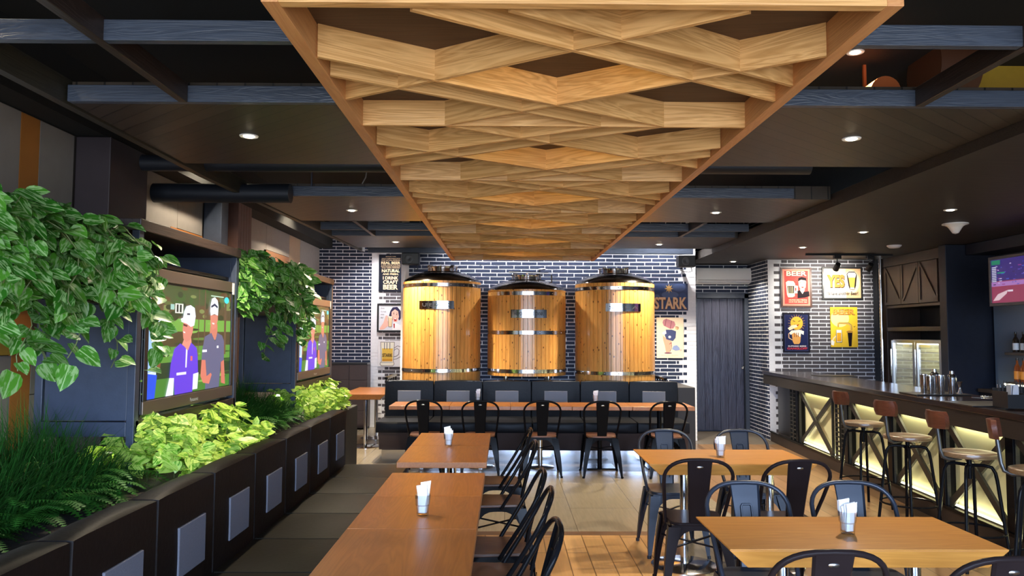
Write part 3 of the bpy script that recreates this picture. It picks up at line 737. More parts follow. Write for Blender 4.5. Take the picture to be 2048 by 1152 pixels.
def bush(name, label, x0, x1, y0, y1, z0, hfun, count, seed, size, mat, cat='plant', group=None, spill=0.0):
    r = random.Random(seed); O = Vector(((x0+x1)/2, (y0+y1)/2, z0)); t = thing(name, label, cat, O, 0, group)
    lf = MB(); lf.uv = []; st = MB()
    for k in range(count):
        a, b_ = r.random(), r.random()
        x = x0 + (x1 - x0) * a; y = y0 + (y1 - y0) * b_
        hh = hfun(a, b_) ; z = z0 + hh * (r.uniform(0.15, 1.0) ** 0.6)
        dx, dy = (a - 0.5) * 2, (b_ - 0.5) * 2
        if spill and r.random() < spill: x = x1 + r.uniform(0, 0.08); z = z0 + r.uniform(0.0, 0.2); dx = 1.2
        an = r.uniform(0, 2*PI)
        d = Vector((dx * 0.5 + math.cos(an) * 0.8 + 0.3, dy * 0.4 + math.sin(an) * 0.8 - 0.3, r.uniform(-0.7, 0.35)))
        nrm = Vector((dx * 0.5 + 0.4 + r.uniform(-.4, .4), dy * 0.4 - 0.3 + r.uniform(-.4, .4), 1.0))
        p = Vector((x, y, z)) - O
        add_leaf(lf, p, d, nrm, size * r.uniform(0.7, 1.2), r)
        if k % 30 == 0: st.tube([(p.x * 0.8, p.y * 0.95, 0), (p.x, p.y, p.z)], 0.003, 4, caps=False)
    lf.build('foliage', mat, t, smooth=True, angle=80); st.build('stems', vine_m, t)
    return t
def grass(name, label, x0, x1, y0, y1, z0, blades, fronds, seed, hgt, group=None):
    r = random.Random(seed); O = Vector(((x0+x1)/2, (y0+y1)/2, z0)); t = thing(name, label, 'plant', O, 0, group)
    g = MB()
    for k in range(blades):
        b0 = Vector((r.uniform(x0, x1), r.uniform(y0, y1), z0)) - O
        fx = (b0.x + (x1 - x0) / 2) / (x1 - x0); an = r.uniform(-1.0, 1.0) + (PI if r.random() > 0.25 + 0.75 * fx else 0); L_ = hgt * r.uniform(0.55, 1.25) * (1.25 - 0.5 * fx)
        lean = r.uniform(0.2, 0.9) + 0.9 * fx ** 2
        d = Vector((math.cos(an), math.sin(an) * 0.9, 0)) * (0.75 if fx < 0.75 else 0.5); side = Vector((-d.y, d.x, 0)).normalized() * r.uniform(0.003, 0.006)
        vs = []
        for i in range(5):
            t_ = i / 4; c = b0 + d * (lean * L_ * t_ * t_ * 0.7) + Vector((0, 0, L_ * (t_ - 0.32 * lean * t_ * t_)))
            w = 1 - t_ * 0.95; vs += [c - side * w, c + side * w]
        g.add(vs, [(2*i, 2*i+1, 2*i+3, 2*i+2) for i in range(4)])
    g.build('grass_blades', grass_m, t, kind='stuff')
    fmb = MB()
    for k in range(fronds):
        fx = r.random() ** 0.6
        fx = 0.35 + 0.62 * fx; b0 = Vector((x0 + (x1 - x0) * fx, r.uniform(y0, y1), z0 + 0.03)) - O
        an = r.uniform(-1.3, 0.9) ; d = Vector((math.cos(an), math.sin(an), 0)); L_ = r.uniform(0.18, 0.30) if fx > 0.75 else r.uniform(0.24, 0.40)
        side = Vector((-d.y, d.x, 0)); up0 = r.uniform(0.55, 1.1)
        spine = []
        nf = 22
        for i in range(nf + 1):
            t_ = i / nf; spine.append(b0 + d * (L_ * t_) + Vector((0, 0, L_ * (up0 * t_ - 0.75 * t_ * t_))))
        for i in range(nf):
            fmb.add([spine[i] - side * 0.001, spine[i] + side * 0.001, spine[i+1] + side * 0.001, spine[i+1] - side * 0.001], [(0, 1, 2, 3)])
            w = 0.040 * math.sin(PI * (0.12 + 0.86 * i / nf)) + 0.004
            for s_ in (-1, 1):
                a = spine[i]; c = spine[i+1]; tip = a + side * s_ * w + d * w * 0.5 + Vector((0, 0, -0.2 * w))
                fmb.add([a, (a + c) / 2 * 0.4 + c * 0.6, tip], [(0, 1, 2)] if s_ < 0 else [(0, 2, 1)])
    fmb.build('fern_fronds', fern_m, t)
    return t
# ---- TV frame units standing in the planter
def tv_unit(y0, y1, label, seed):
    r = thing('display_cabinet', label, 'cabinet', (-2.15, y0, 0.8)); Lg = y1 - y0
    for x in (-0.25, 0.22):
        for y in (0.0, Lg - 0.05):
            f = MB(); f.box(x, x + 0.04, y, y + 0.05, -0.0, 1.33); f.build('post', blued, r, bevel=0.003)
    f = MB(); f.box(-0.26, 0.27, -0.01, Lg + 0.01, 1.33, 1.39); f.build('top_board', dark_frame, r, bevel=0.004)
    f = MB(); f.box(-0.25, -0.23, 0.02, Lg - 0.02, 0.30, 1.33); f.build('back_panel', dark_frame, r)
    for y in (0.012, Lg - 0.035):
        f = MB(); f.box(-0.205, 0.215, y, y + 0.02, 0.35, 1.05 if y < 0.1 else 1.33); e = f.build('end_panel', blued, r, bevel=0.002)
    for y in (0.0, Lg - 0.05):
        f = MB(); f.box(-0.21, 0.22, y, y + 0.05, 0.27, 0.345); f.build('cross_rail', blued, r, bevel=0.003)
    f = MB(); f.box(0.20, 0.26, 0.02, Lg - 0.02, 0.25, 0.35); f.build('bottom_rail', dark_frame, r, bevel=0.003)
    f = MB(); f.box(-0.2, 0.2, 0.03, Lg - 0.03, 1.17, 1.19); f.build('shelf', dark_frame, r)
    # unseen strip lamp added under the cabinet to brighten the plants
    f = MB(); f.box(0.05, 0.09, 0.15, Lg - 0.15, 0.225, 0.25); f.build('added_strip_lamp', emis('added_strip_glow', (0.95, 1.0, 0.75), 6.0, (0.8, 0.8, 0.8)), r)
    d = bpy.data.lights.new('lamp', 'AREA'); d.shape = 'RECTANGLE'; d.size = 0.05; d.size_y = Lg - 0.3; d.energy = 5; d.color = (0.95, 1.0, 0.72)
    o = bpy.data.objects.new('lamp_light', d); COL.objects.link(o); o.parent = r; o.location = (0.1, Lg/2, 0.21); o.rotation_euler = (0, math.radians(-25), 0)
    return r
tv_unit(3.97, 5.46, 'near dark timber cabinet frame holding the large golf television', 1)
tv_unit(6.98, 8.44, 'far dark timber cabinet frame holding the smaller looking golf television', 2)

ST = {}
def golf_tv(y0, y1, zb, zt, x, label):
    Lg = y1 - y0; H = zt - zb; yc = (y0 + y1) / 2
    r = thing('television', label, 'television', (x, yc, zb), PI/2)     # screen faces +X
    f = MB(); f.box(-Lg/2, Lg/2, 0.0, 0.07, 0, H); f.build('casing', blk_plas, r, bevel=0.004)
    bz = plain('bronze_bezel', (0.20, 0.155, 0.125), 0.35, 0.6)
    fr = MB()
    fr.box(-Lg/2, Lg/2, -0.012, 0.0, H - 0.07, H); fr.box(-Lg/2, Lg/2, -0.012, 0.0, 0, 0.07)
    fb = MB(); fb.box(-Lg/2, -Lg/2 + 0.045, -0.012, 0.0, 0.07, H - 0.07); fc = MB(); fc.box(Lg/2 - 0.045, Lg/2, -0.012, 0.0, 0.07, H - 0.07); fc.build('side_bezel', blk_plas, r, bevel=0.003)
    bb = fr.build('bezel', bz, r, bevel=0.003); fb.build('side_bezel', blk_plas, r, bevel=0.003)
    tg = MB(); add_text(tg, 'Panasonic', 0, -0.0135, 0.03, 0.12, mi=0); tg.build('lettering', white_pl, bb)
    st = MB(); st.box(Lg/2 - 0.05, Lg/2 - 0.012, -0.014, -0.012, H - 0.085, H - 0.005); st.build('sticker', paper, bb)
    X0, X1, Z0, Z1 = -Lg/2 + 0.045, Lg/2 - 0.045, 0.075, H - 0.08
    mats = []; mb = MB()
    def P(pts, c, lay):
        m_ = screen(*c, s=0.82)
        if m_ not in mats: mats.append(m_)
        n = len(pts); vs = [(X0 + s * (X1 - X0), -0.002 - lay * 0.0003 - len(mb.f) * 0.00002, Z1 - t * (Z1 - Z0)) for s, t in pts]
        mb.add(vs, [tuple(range(n))], mats.index(m_))
    def R(a, b_, c, d, col_, lay): P([(a, c), (a, d), (b_, d), (b_, c)], col_, lay)
    def E_(cx, cy, rx, ry, col_, lay, n=18): P([(cx + rx * math.cos(2*PI*i/n), cy + ry * math.sin(2*PI*i/n)) for i in range(n)][::-1], col_, lay)
    R(0, 1, 0, 1, (62, 98, 42), 0)
    R(0, 1, 0.0, 0.16, (70, 84, 48), 1); R(0, 1, 0.16, 0.30, (86, 74, 50), 1); R(0, 1, 0.30, 0.42, (108, 160, 66), 1); R(0, 1, 0.42, 0.56, (74, 66, 40), 1)
    R(0, 1, 0.56, 0.70, (88, 138, 54), 1); R(0, 1, 0.70, 0.84, (34, 58, 34), 1); R(0, 1, 0.84, 1.0, (66, 120, 46), 1)
    r0 = random.Random(5)
    for i in range(46):
        s = r0.random(); t = r0.uniform(0, 0.28); E_(s, t, r0.uniform(.02, .06), r0.uniform(.01, .05), r0.choice([(60, 92, 44), (92, 104, 58), (48, 60, 34), (120, 130, 76), (96, 72, 48)]), 2, 10)
    for i in range(22):
        s = r0.random(); t = r0.uniform(0.32, 0.98); E_(s, t, r0.uniform(.04, .12), r0.uniform(.006, .02), r0.choice([(52, 84, 40), (120, 168, 76), (44, 60, 36), (90, 124, 56)]), 2, 10)
    for s, w in ((0.13, .018), (0.62, .016), (0.90, .03), (0.545, .01)): R(s, s + w, 0, 0.66, (98, 78, 58), 3)
    R(0.27, 0.36, 0.16, 0.25, (214, 214, 206), 3); R(0.285, 0.305, 0.17, 0.24, (30, 40, 36), 4); R(0.32, 0.34, 0.17, 0.24, (30, 40, 36), 4); R(0.22, 0.26, 0.17, 0.22, (150, 190, 180), 3)
    # figure cut off at the left edge: white shirt, blue trousers
    P([(0, .12), (0, .80), (.09, .80), (.10, .52), (.15, .50), (.145, .33), (.08, .22), (.03, .14)], (202, 222, 250), 4)
    P([(0, .40), (0, .78), (.06, .76), (.08, .5)], (150, 188, 240), 5)
    P([(0, .78), (0, 1), (.08, 1), (.10, .80)], (38, 78, 214), 5); P([(.095, .52), (.10, .74), (.13, .76), (.14, .52)], (120, 78, 52), 4)
    # middle figure: purple shirt, white cap and sleeves
    P([(.385, .47), (.355, .54), (.36, .60), (.45, .62), (.47, .55), (.455, .46)], (214, 140, 122), 6)
    P([(.335, .53), (.27, .58), (.235, .72), (.225, .84), (.275, .845), (.285, 1), (.49, 1), (.495, .83), (.555, .82), (.545, .66), (.53, .58), (.46, .525), (.425, .60), (.38, .56)], (96, 60, 206), 7)
    P([(.225, .84), (.19, 1), (.27, 1), (.275, .845)], (226, 226, 248), 8); P([(.495, .83), (.49, .98), (.55, .98), (.56, .82)], (226, 226, 248), 8)
    P([(.40, .58), (.398, .76), (.412, .76), (.418, .60)], (232, 226, 240), 9); R(.30, .41, .80, .825, (220, 214, 236), 9); R(.455, .48, .655, .70, (206, 96, 110), 9)
    P([(.365, .30), (.355, .40), (.365, .485), (.40, .52), (.445, .50), (.475, .42), (.48, .34)], (206, 128, 112), 9)
    P([(.362, .415), (.385, .425), (.384, .436), (.364, .43)], (250, 226, 220), 10); P([(.36, .345), (.41, .36), (.405, .375), (.362, .365)], (90, 44, 44), 10)
    P([(.33, .30), (.34, .33), (.40, .345), (.45, .375), (.49, .36), (.505, .27), (.49, .19), (.44, .165), (.39, .18), (.365, .23), (.355, .29)], (226, 234, 250), 10)
    R(.40, .435, .245, .262, (50, 52, 70), 11)
    # right figure: grey-blue shirt, white cap
    P([(.70, .36), (.695, .44), (.72, .52), (.78, .50), (.80, .42), (.80, .34)], (198, 120, 100), 7)
    P([(.715, .43), (.63, .47), (.60, .60), (.595, .70), (.645, .705), (.66, .80), (.65, 1), (.84, 1), (.86, .74), (.905, .72), (.90, .52), (.87, .46), (.80, .43), (.77, .52)], (92, 94, 124), 8)
    P([(.595, .70), (.585, .86), (.62, .93), (.70, .95), (.735, .86), (.72, .84), (.665, .87), (.645, .705)], (206, 118, 100), 9); P([(.86, .74), (.87, .96), (.93, .98), (.905, .72)], (196, 112, 96), 9)
    P([(.695, .25), (.70, .35), (.73, .40), (.775, .38), (.80, .30), (.80, .24)], (206, 128, 108), 9)
    P([(.72, .325), (.755, .33), (.75, .345), (.725, .34)], (250, 220, 214), 10)
    P([(.69, .21), (.70, .255), (.75, .235), (.80, .25), (.805, .15), (.79, .09), (.75, .06), (.71, .08), (.695, .14)], (236, 240, 250), 10); P([(.70, .155), (.75, .125), (.795, .155), (.79, .175), (.75, .15), (.705, .175)], (40, 50, 76), 11)
    R(.60, .66, .60, .625, (220, 220, 240), 10); R(.795, .82, .565, .59, (236, 236, 246), 10)
    E_(.925, .08, .035, .035, (70, 214, 226), 8); R(.70, .88, .045, .055, (190, 220, 196), 7)
    mb.build('screen', mats, r)
    sg = MB(); sg.add([(X0, -0.0075, Z0), (X1, -0.0075, Z0), (X1, -0.0075, Z1), (X0, -0.0075, Z1)], [(0, 1, 2, 3)])
    return r
# the screen picture sits recessed between the bezels
golf_tv(4.06, 5.38, 1.17, 1.95, -1.90, 'large flat television showing three golfers in the near timber cabinet')
golf_tv(7.06, 8.36, 1.17, 1.95, -1.90, 'flat television showing golfers in the far timber cabinet')
# planter boxes that carry the hanging plants
def shelf_box(y0, y1, label):
    f = MB(); f.box(-2.42, -1.98, y0, y1, 1.74, 1.95)
    o = f.build('hanging_planter', blk_plas, bevel=0.006); tag(o, label, 'planter', None)
    s = MB(); s.box(-2.40, -2.0, y0 + 0.02, y1 - 0.02, 1.94, 1.96); s.build('soil', MAT['dark_soil'], o, kind='stuff')
    b_ = MB(); b_.bar((-2.42, y1 - 0.1, 1.84), (-3.22, y1 - 0.1, 1.84), 0.04, 0.04); b_.bar((-2.42, y0 + 0.1, 1.84), (-3.22, y0 + 0.1, 1.84), 0.04, 0.04); b_.build('bracket', blued, o)
shelf_box(2.5, 3.95, 'raised black planter box before the near television cabinet')
shelf_box(5.50, 6.95, 'raised black planter box between the two television cabinets')
def drop1(y): return 0.45 if y < 3.55 else 0.75
trailing('trailing_pothos', 'large trailing pothos with variegated leaves hanging before the near television cabinet', -2.35, -1.92, 2.75, 4.0, 1.99, 92, 11, 0.090, leaf_dark, lambda y: 0.62 if 3.05 < y < 3.35 or y > 3.8 else 0.38, 'trailing plants on the raised planters')
trailing('trailing_pothos', 'trailing pothos hanging between the two television cabinets', -2.35, -1.88, 5.6, 7.05, 2.04, 80, 12, 0.092, leaf_dark, lambda y: 0.30 if y < 6.1 else 0.60, 'trailing plants on the raised planters')
bush('lime_pothos', 'bright lime pothos bush under the near television', -2.08, -1.62, 3.95, 5.12, 0.82, lambda a, b: 0.28 * (1 - (2*a - 1)**4) + 0.06 * math.sin(b * 9), 1150, 21, 0.078, leaf_lime, spill=0.16)
bush('lime_pothos', 'bright lime pothos bush under the far television at the end of the planter', -2.15, -1.78, 6.95, 8.45, 0.82, lambda a, b: 0.30 * (1 - (2*a - 1)**4), 1100, 22, 0.075, leaf_lime, spill=0.12)
bush('lime_pothos', 'lime pothos strip at the rear of the planter behind the near grasses', -2.4, -2.15, 3.3, 4.3, 0.82, lambda a, b: 0.16, 110, 23, 0.075, leaf_lime)
bush('lime_pothos', 'lime pothos strip at the rear of the planter behind the far grasses', -2.4, -2.15, 6.2, 7.1, 0.82, lambda a, b: 0.16, 90, 24, 0.075, leaf_lime)
grass('fern_clump', 'dark green grass and fern clump at the near end of the planter', -2.35, -1.90, 1.5, 3.95, 0.81, 7000, 260, 31, 0.40)
grass('fern_clump', 'dark green grass and fern clump between the two televisions', -2.35, -1.90, 5.35, 7.0, 0.81, 4500, 130, 32, 0.38)

# ---- metal cafe chairs
def chair(label, seat_wood, finish, group):
    t = thing('cafe_chair', label, 'chair', (0, 0, 0), 0, group)
    # seat: rounded trapezoid pan
    def outline(hw_f, hw_b, yf, yb, rr, n=6):
        pts = []
        for (cx, cy, a0) in ((hw_f - rr, yf - rr, 0), (-(hw_f - rr), yf - rr, PI/2), (-(hw_b - rr), yb + rr, PI), (hw_b - rr, yb + rr, 3*PI/2)):
            for i in range(n + 1): a = a0 + PI/2 * i / n; pts.append((cx + rr * math.cos(a), cy + rr * math.sin(a)))
        return pts
    s = MB(); s.prism(outline(0.180, 0.165, 0.185, -0.18, 0.07), 0.436, 0.455); s.build('seat', seat_wood or finish, t, bevel=0.004, smooth=True, **({'label': 'brown wooden seat'} if seat_wood else {}))
    # skirt under the seat with an arch on each side
    k = MB(); T = [(0.172, 0.175), (-0.172, 0.175), (-0.158, -0.17), (0.158, -0.17)]
    for i in range(4):
        a = Vector((*T[i], 0)); c = Vector((*T[(i+1) % 4], 0)); n = 12; d = (c - a); nn = Vector((d.y, -d.x, 0)).normalized() * 0.004
        vs = []
        for j in range(n + 1):
            q = j / n; p = a + d * q; e = abs(2*q - 1); low = 0.408 - 0.19 * e ** 3.6; ex = e ** 3.6
            for off in (-1, 1):
                vs.append(tuple(p + nn * off + Vector((0, 0, 0.438)))); vs.append(tuple(p + nn * (off + 5.0 * ex) + d.normalized() * (0.018 * ex * (1 if q > 0.5 else -1)) + Vector((0, 0, low))))
        for j in range(n):
            o = j * 4
            k.add(vs[o:o+8], [(0, 1, 5, 4), (2, 6, 7, 3), (1, 3, 7, 5), (0, 4, 6, 2)])
    k.build('skirt', finish, t, smooth=True)
    for i, (tx, ty) in enumerate(T):
        fx, fy = (0.215 if tx > 0 else -0.215), (0.235 if ty > 0 else -0.245)
        l = MB(); top = Vector((tx * 0.97, ty * 0.97, 0.43)); bot = Vector((fx, fy, 0.0)); secs = []
        for q in (0, 0.25, 0.5, 0.75, 1.0):
            c = top.lerp(bot, q); c += Vector((tx, ty, 0)).normalized() * 0.010 * math.sin(PI * q)
            w = 0.036 * (1 - q) ** 0.8 + 0.0135
            sx, sy = (1 if tx > 0 else -1), (1 if ty > 0 else -1)
            secs.append([c + Vector((w*0.5*sx, w*0.5*sy, 0)), c + Vector((-w*sx, w*0.5*sy, 0)), c + Vector((-w*sx*0.9, w*0.25*sy, 0)), c + Vector((0, 0, 0)), c + Vector((w*0.25*sx, -w*0.9*sy, 0)), c + Vector((w*0.5*sx, -w*sy, 0))])
        vs = [p for s_ in secs for p in s_]; fs = []
        for a in range(4):
            for j in range(6): f_ = (a*6 + j, a*6 + (j+1) % 6, (a+1)*6 + (j+1) % 6, (a+1)*6 + j); fs.append(f_ if sx * sy > 0 else f_[::-1])
        fs.append(tuple(range(24, 30))); l.add(vs, fs)
        l.lathe([(0.014, 0), (0.014, 0.02)], (bot.x, bot.y, 0), 10)
        l.build('leg', finish, t, smooth=True, angle=30)
    br = MB(); br.bar((0.19, 0.20, 0.30), (-0.185, -0.2, 0.30), 0.018, 0.006); br.bar((-0.19, 0.20, 0.295), (0.185, -0.2, 0.295), 0.018, 0.006); br.build('cross_brace', finish, t)
    # hoop: rises from the seat sides, sweeps back and arches over
    h = MB(); pts = []
    side = [(0.176, -0.02, 0.425), (0.182, -0.045, 0.47), (0.196, -0.13, 0.60), (0.206, -0.19, 0.70)]
    pts += [Vector(p) for p in side]
    for i in range(1, 16):
        a = PI * i / 16; cx = math.copysign(abs(math.cos(a)) ** 0.72, math.cos(a)) * 0.208; cz = 0.715 + 0.135 * math.sin(a) ** 0.85
        pts.append(Vector((cx, -0.19 - (cz - 0.70) * 0.52, cz)))
    pts += [Vector((-p[0], p[1], p[2])) for p in side[::-1]]
    h.tube(pts, 0.0115, 10); h.build('back_hoop', black_metal if finish is black_metal else finish, t, smooth=True)
    # central splat, slightly dished, tapering downward
    sp = MB(); vs = []
    n = 6
    for j in range(n + 1):
        q = j / n; z = 0.44 + 0.405 * q; y = -0.168 - 0.105 * q ** 1.2; hw = 0.052 + 0.022 * q
        for x, dy in ((-hw, 0.006), (-hw + 0.008, -0.004), (hw - 0.008, -0.004), (hw, 0.006)): vs.append((x, y + dy, z))
        for x, dy in ((hw, 0.010), (hw - 0.008, 0.0), (-hw + 0.008, 0.0), (-hw, 0.010)): vs.append((x, y + dy, z))
    for j in range(n):
        o = j * 8
        sp.add(vs[o:o+16], [(i, (i+1) % 8, 8 + (i+1) % 8, 8 + i) for i in range(8)])
    sp.add(vs[-8:], [tuple(range(8))]); sp.add(vs[:8], [tuple(range(8))[::-1]])
    spo = sp.build('splat', finish, t, smooth=True, angle=25)
    em = MB(); yb = lambda z: -0.168 - 0.105 * ((z - 0.44) / 0.405) ** 1.2
    path = [(-0.026, yb(0.50) + 0.003, 0.50), (-0.026, yb(0.735) + 0.003, 0.735), (-0.020, yb(0.745) + 0.003, 0.745), (0.020, yb(0.745) + 0.003, 0.745), (0.026, yb(0.735) + 0.003, 0.735), (0.026, yb(0.50) + 0.003, 0.50)]
    em.tube(path, 0.0055, 6); em.build('embossed_rib', finish, spo, smooth=True)
    bd_ = MB(); bd_.lathe([(0.0, 0.003), (0.9, 0.002), (1.0, 0)], (0, 0, 0), 20)
    bo = bd_.build('badge', brushed, spo, smooth=True, loc=(0, -0.2575 - 0.006, 0.805), rot=(PI/2 + 0.28, 0, 0)); bo.scale = (0.021, 0.0095, 1)
    return t
seat_brown = wood('brown_seat_wood', (0.11, 0.040, 0.018), (0.20, 0.080, 0.035), 'Y', 1.0, 0.3, 0.1)
seat_dk = wood('dark_seat_wood', (0.055, 0.028, 0.018), (0.10, 0.052, 0.032), 'Y', 1.0, 0.32, 0.1)
skylit_metal = plain('skylit_black_metal', (0.024, 0.030, 0.045), 0.36, 0.2, noise=0.1, nscale=10)  # lit copy of the black chair metal, blue sky reflection in its colour
CH = {}
def place(kind, x, y, deg, label, group, tilt=0):
    rz = math.radians(deg)
    if kind not in CH:
        sw, fi = {'wood': (seat_brown, black_metal), 'dkwood': (seat_dk, black_metal), 'metal': (None, gun_metal), 'front': (None, skylit_metal)}[kind]
        c = chair(label, sw, fi, group); c.location = (x, y, 0); c.rotation_euler = (0, 0, rz); CH[kind] = c; return c
    return dup(CH[kind], (x, y, 0), rz, label, group)
G1 = 'chairs before the black bench'
for u, yy, lab in ((849, 8.97, 'leftmost black chair of the row before the black bench'), (961, 8.95, 'second chair from the left before the black bench, below the napkin glass'),
              (1085, 8.93, 'middle chair of the row before the black bench'), (1206, 8.91, 'fourth chair from the left before the black bench, with a square footed table leg behind'), (1338, 8.88, 'rightmost chair of the row before the black bench')):
    place('wood', (u - 1011) / 1540 * (yy - 0.25), yy, rnd.uniform(-2, 2), lab, G1)
G2 = 'chairs along the left tables'
for yy, xx, lab in ((6.13, -0.06, 'farthest wood seated chair on the right side of the left table row'), (5.42, -0.05, 'second farthest wood seated chair beside the left table row'),
               (4.27, -0.05, 'third wood seated chair beside the near left tables, half hidden by the next chair'), (3.77, -0.04, 'fourth wood seated chair beside the near left tables, with a tall hoop back'), (3.10, -0.05, 'nearest wood seated chair beside the left tables at the bottom edge')):
    place('dkwood', xx, yy, 90 + rnd.uniform(-3, 3), lab, G2)
G3 = 'chairs around the golden tables'
for kind, x, y, d, lab in (('front', 1.25, 5.84, 180, 'left chair behind the far golden table, facing the camera'), ('front', 1.85, 5.84, 182, 'right chair behind the far golden table, facing the camera'),
                     ('metal', 1.19, 4.93, -4, 'left brown black metal chair with its back to us at the far golden table'), ('metal', 1.75, 4.90, 3, 'right dark metal chair with its back to us at the far golden table'),
                     ('front', 1.22, 3.70, 180, 'left chair facing us behind the near golden table, blue lit splat'), ('front', 1.745, 3.71, 177, 'right chair facing us behind the near golden table, beside the napkin glass'),
                     ('metal', 1.14, 2.97, 0, 'nearest chair at the bottom edge with an oval silver badge'), ('metal', 1.705, 2.89, 2, 'nearest chair in the bottom right corner')):
    place(kind, x, y, d, lab, G3)

# ---- tables
def pedestal(t, x, y, h, mat, base='round', r0=0.028, rb=0.23):
    f = MB(); f.lathe([(r0, 0.012), (r0, h)], (x, y, 0), 20); f.build('pole', mat, t, smooth=True)
    f = MB()
    if base == 'round': f.lathe([(rb, 0), (rb, 0.006), (rb - 0.015, 0.012), (0.05, 0.018), (0.04, 0.02)], (x, y, 0), 40)
    else: f.box(x - rb, x + rb, y - rb, y + rb, 0, 0.014)
    f.build('base', mat, t, smooth=True)
    f = MB(); f.box(x - 0.14, x + 0.14, y - 0.02, y + 0.02, h - 0.012, h); f.box(x - 0.02, x + 0.02, y - 0.14, y + 0.14, h - 0.012, h); f.build('bracket', blk_plas, t)
def plain_table(x0, x1, y0, y1, label, group, mat=table_w, th=0.04, base_mat=chrome, base='round'):
    t = thing('dining_table', label, 'table', ((x0+x1)/2, (y0+y1)/2, 0), 0, group)
    hx, hy = (x1-x0)/2 - 0.0015, (y1-y0)/2 - 0.0015
    f = MB(); f.box(-hx, hx, -hy, hy, 0.75 - th, 0.75); f.build('tabletop', mat, t, bevel=0.003)
    pedestal(t, 0, 0, 0.75 - th, base_mat, base, rb=0.17)
GT = 'small tables pushed together along the banquette'
plain_table(-0.69, -0.12, 4.10, 4.78, 'far table of the near left row, with curly grain at its end', GT)
plain_table(-0.69, -0.12, 3.42, 4.10, 'table under the near napkin glass by the banquette', GT)
plain_table(-0.69, -0.12, 2.74, 3.42, 'third table of the near left row, before the napkin glass', GT)
plain_table(-0.69, -0.12, 2.06, 2.74, 'nearest table of the left row, cut by the bottom edge', GT)
plain_table(-0.72, -0.12, 5.17, 5.93, 'front table of the second left pair', GT)
plain_table(-0.72, -0.12, 5.93, 6.68, 'rear table of the second left pair, under a napkin glass', GT)
GB = 'tables pushed together before the black bench'
xs = [-1.37, -0.655, 0.065, 0.79, 1.50, 2.235]
names = ['leftmost table before the black bench', 'second table before the black bench, by the left napkin glass', 'middle table before the black bench', 'fourth table before the black bench, by the right napkin glass', 'rightmost table before the black bench']
for i in range(5):
    plain_table(xs[i], xs[i+1], 9.15 - 0.012 * i, 9.72 - 0.012 * i, names[i], GB, table_w, 0.045, chrome if i < 3 else black_metal, 'round' if i < 3 else 'square')
def bevel_table(x0, x1, y0, y1, label, th=0.075, inset=0.075, poles=None, mat=table_r, z=0.75, along='x'):
    t = thing('dining_table', label, 'table', ((x0+x1)/2, (y0+y1)/2, 0)); hx, hy = (x1-x0)/2, (y1-y0)/2
    f = MB(); top = [(-hx, -hy), (hx, -hy), (hx, hy), (-hx, hy)]; bot = [(-hx + inset, -hy + 0.012), (hx - inset, -hy + 0.012), (hx - inset, hy - 0.012), (-hx + inset, hy - 0.012)]
    f.prism(bot, z - th, z - 0.006, 'XY', 0, top); f.prism(top, z - 0.006, z)
    f.build('tabletop', mat, t, bevel=0.002)
    for px, py in poles: pedestal(t, px - (x0+x1)/2, py - (y0+y1)/2, z - th, chrome, 'round')
bevel_table(0.895, 2.01, 3.105, 3.655, 'near golden wood table with slanted ends under the larger napkin glass', poles=[(1.20, 3.38), (1.77, 3.38)])
bevel_table(0.95, 2.06, 5.12, 5.76, 'far golden wood table with slanted ends, behind the near golden one', poles=[(1.25, 5.44), (1.85, 5.44)])
bevel_table(-2.31, -1.68, 10.85, 12.3, 'orange wood table with two steel poles left of the black bench', poles=[(-1.98, 11.05), (-1.98, 11.95)], mat=table_w)

# ---- napkins in glasses
def napkin_glass(x, y, z, label, seed):
    r = random.Random(seed); t = thing('napkin_glass', label, 'glass', (x, y, z), r.uniform(-0.3, 0.3), 'glasses of napkins on the tables')
    f = MB(); n = 10
    f.lathe([(0.0, 0.002), (0.027, 0.0), (0.029, 0.004), (0.031, 0.045), (0.035, 0.05), (0.038, 0.095), (0.0362, 0.095), (0.0335, 0.052), (0.0295, 0.046), (0.0275, 0.012), (0.0, 0.010)], (0, 0, 0.0005), n, caps=False)
    f.build('tumbler', m_glass, t, smooth=True, angle=25)
    for i in range(5):
        g = MB(); w = 0.024; y0 = -0.018 + i * 0.009; tl = r.uniform(-0.12, 0.12); hgt = r.uniform(0.115, 0.15)
        def q(a, h_): return (a + h_ * tl * 0.5 + 0.002 * math.sin(h_ * 90 + i), y0 + (i - 2) * 0.05 * h_, 0.014 + h_)
        vs = []
        for h_ in (0, 0.04, 0.085, hgt - 0.012 - r.uniform(0, 0.01), hgt - 0.012):
            ww = w * (0.72 + 2.6 * h_) ; 
            for a, dy in ((-ww, 0), (ww, 0), (ww, 0.0045), (-ww, 0.0045)):
                p = q(a, h_ + (0.006 * (a / w) * r.uniform(0.2, 1) if h_ > 0.09 else 0)); vs.append((p[0], p[1] + dy, p[2]))
        fs = [(3, 2, 1, 0), (16, 17, 18, 19)]
        for s_ in range(4):
            for j in range(4): fs.append((s_*4 + j, s_*4 + (j+1) % 4, (s_+1)*4 + (j+1) % 4, (s_+1)*4 + j))
        g.add(vs, fs); g.build('napkin', paper, t)
for u, v, z, lab, sd in ((847, 1031, .75, 'glass of white napkins on the near left table row', 1), (898, 893, .75, 'glass of white napkins on the second left table pair', 2), (957, 802, .75, 'small glass of napkins on the left side of the tables before the bench', 3),
                    (1192, 805, .75, 'small glass of napkins on the right side of the tables before the bench', 4), (1442, 913, .75, 'glass of napkins on the far golden table', 5), (1697, 1065, .75, 'large looking glass of napkins on the near golden table', 6)):
    a = W(u, v, 1.0); t_ = (z - 1.6) / (a[1] - 1.6)
    napkin_glass(a[0] * t_, t_ , z, lab, sd)
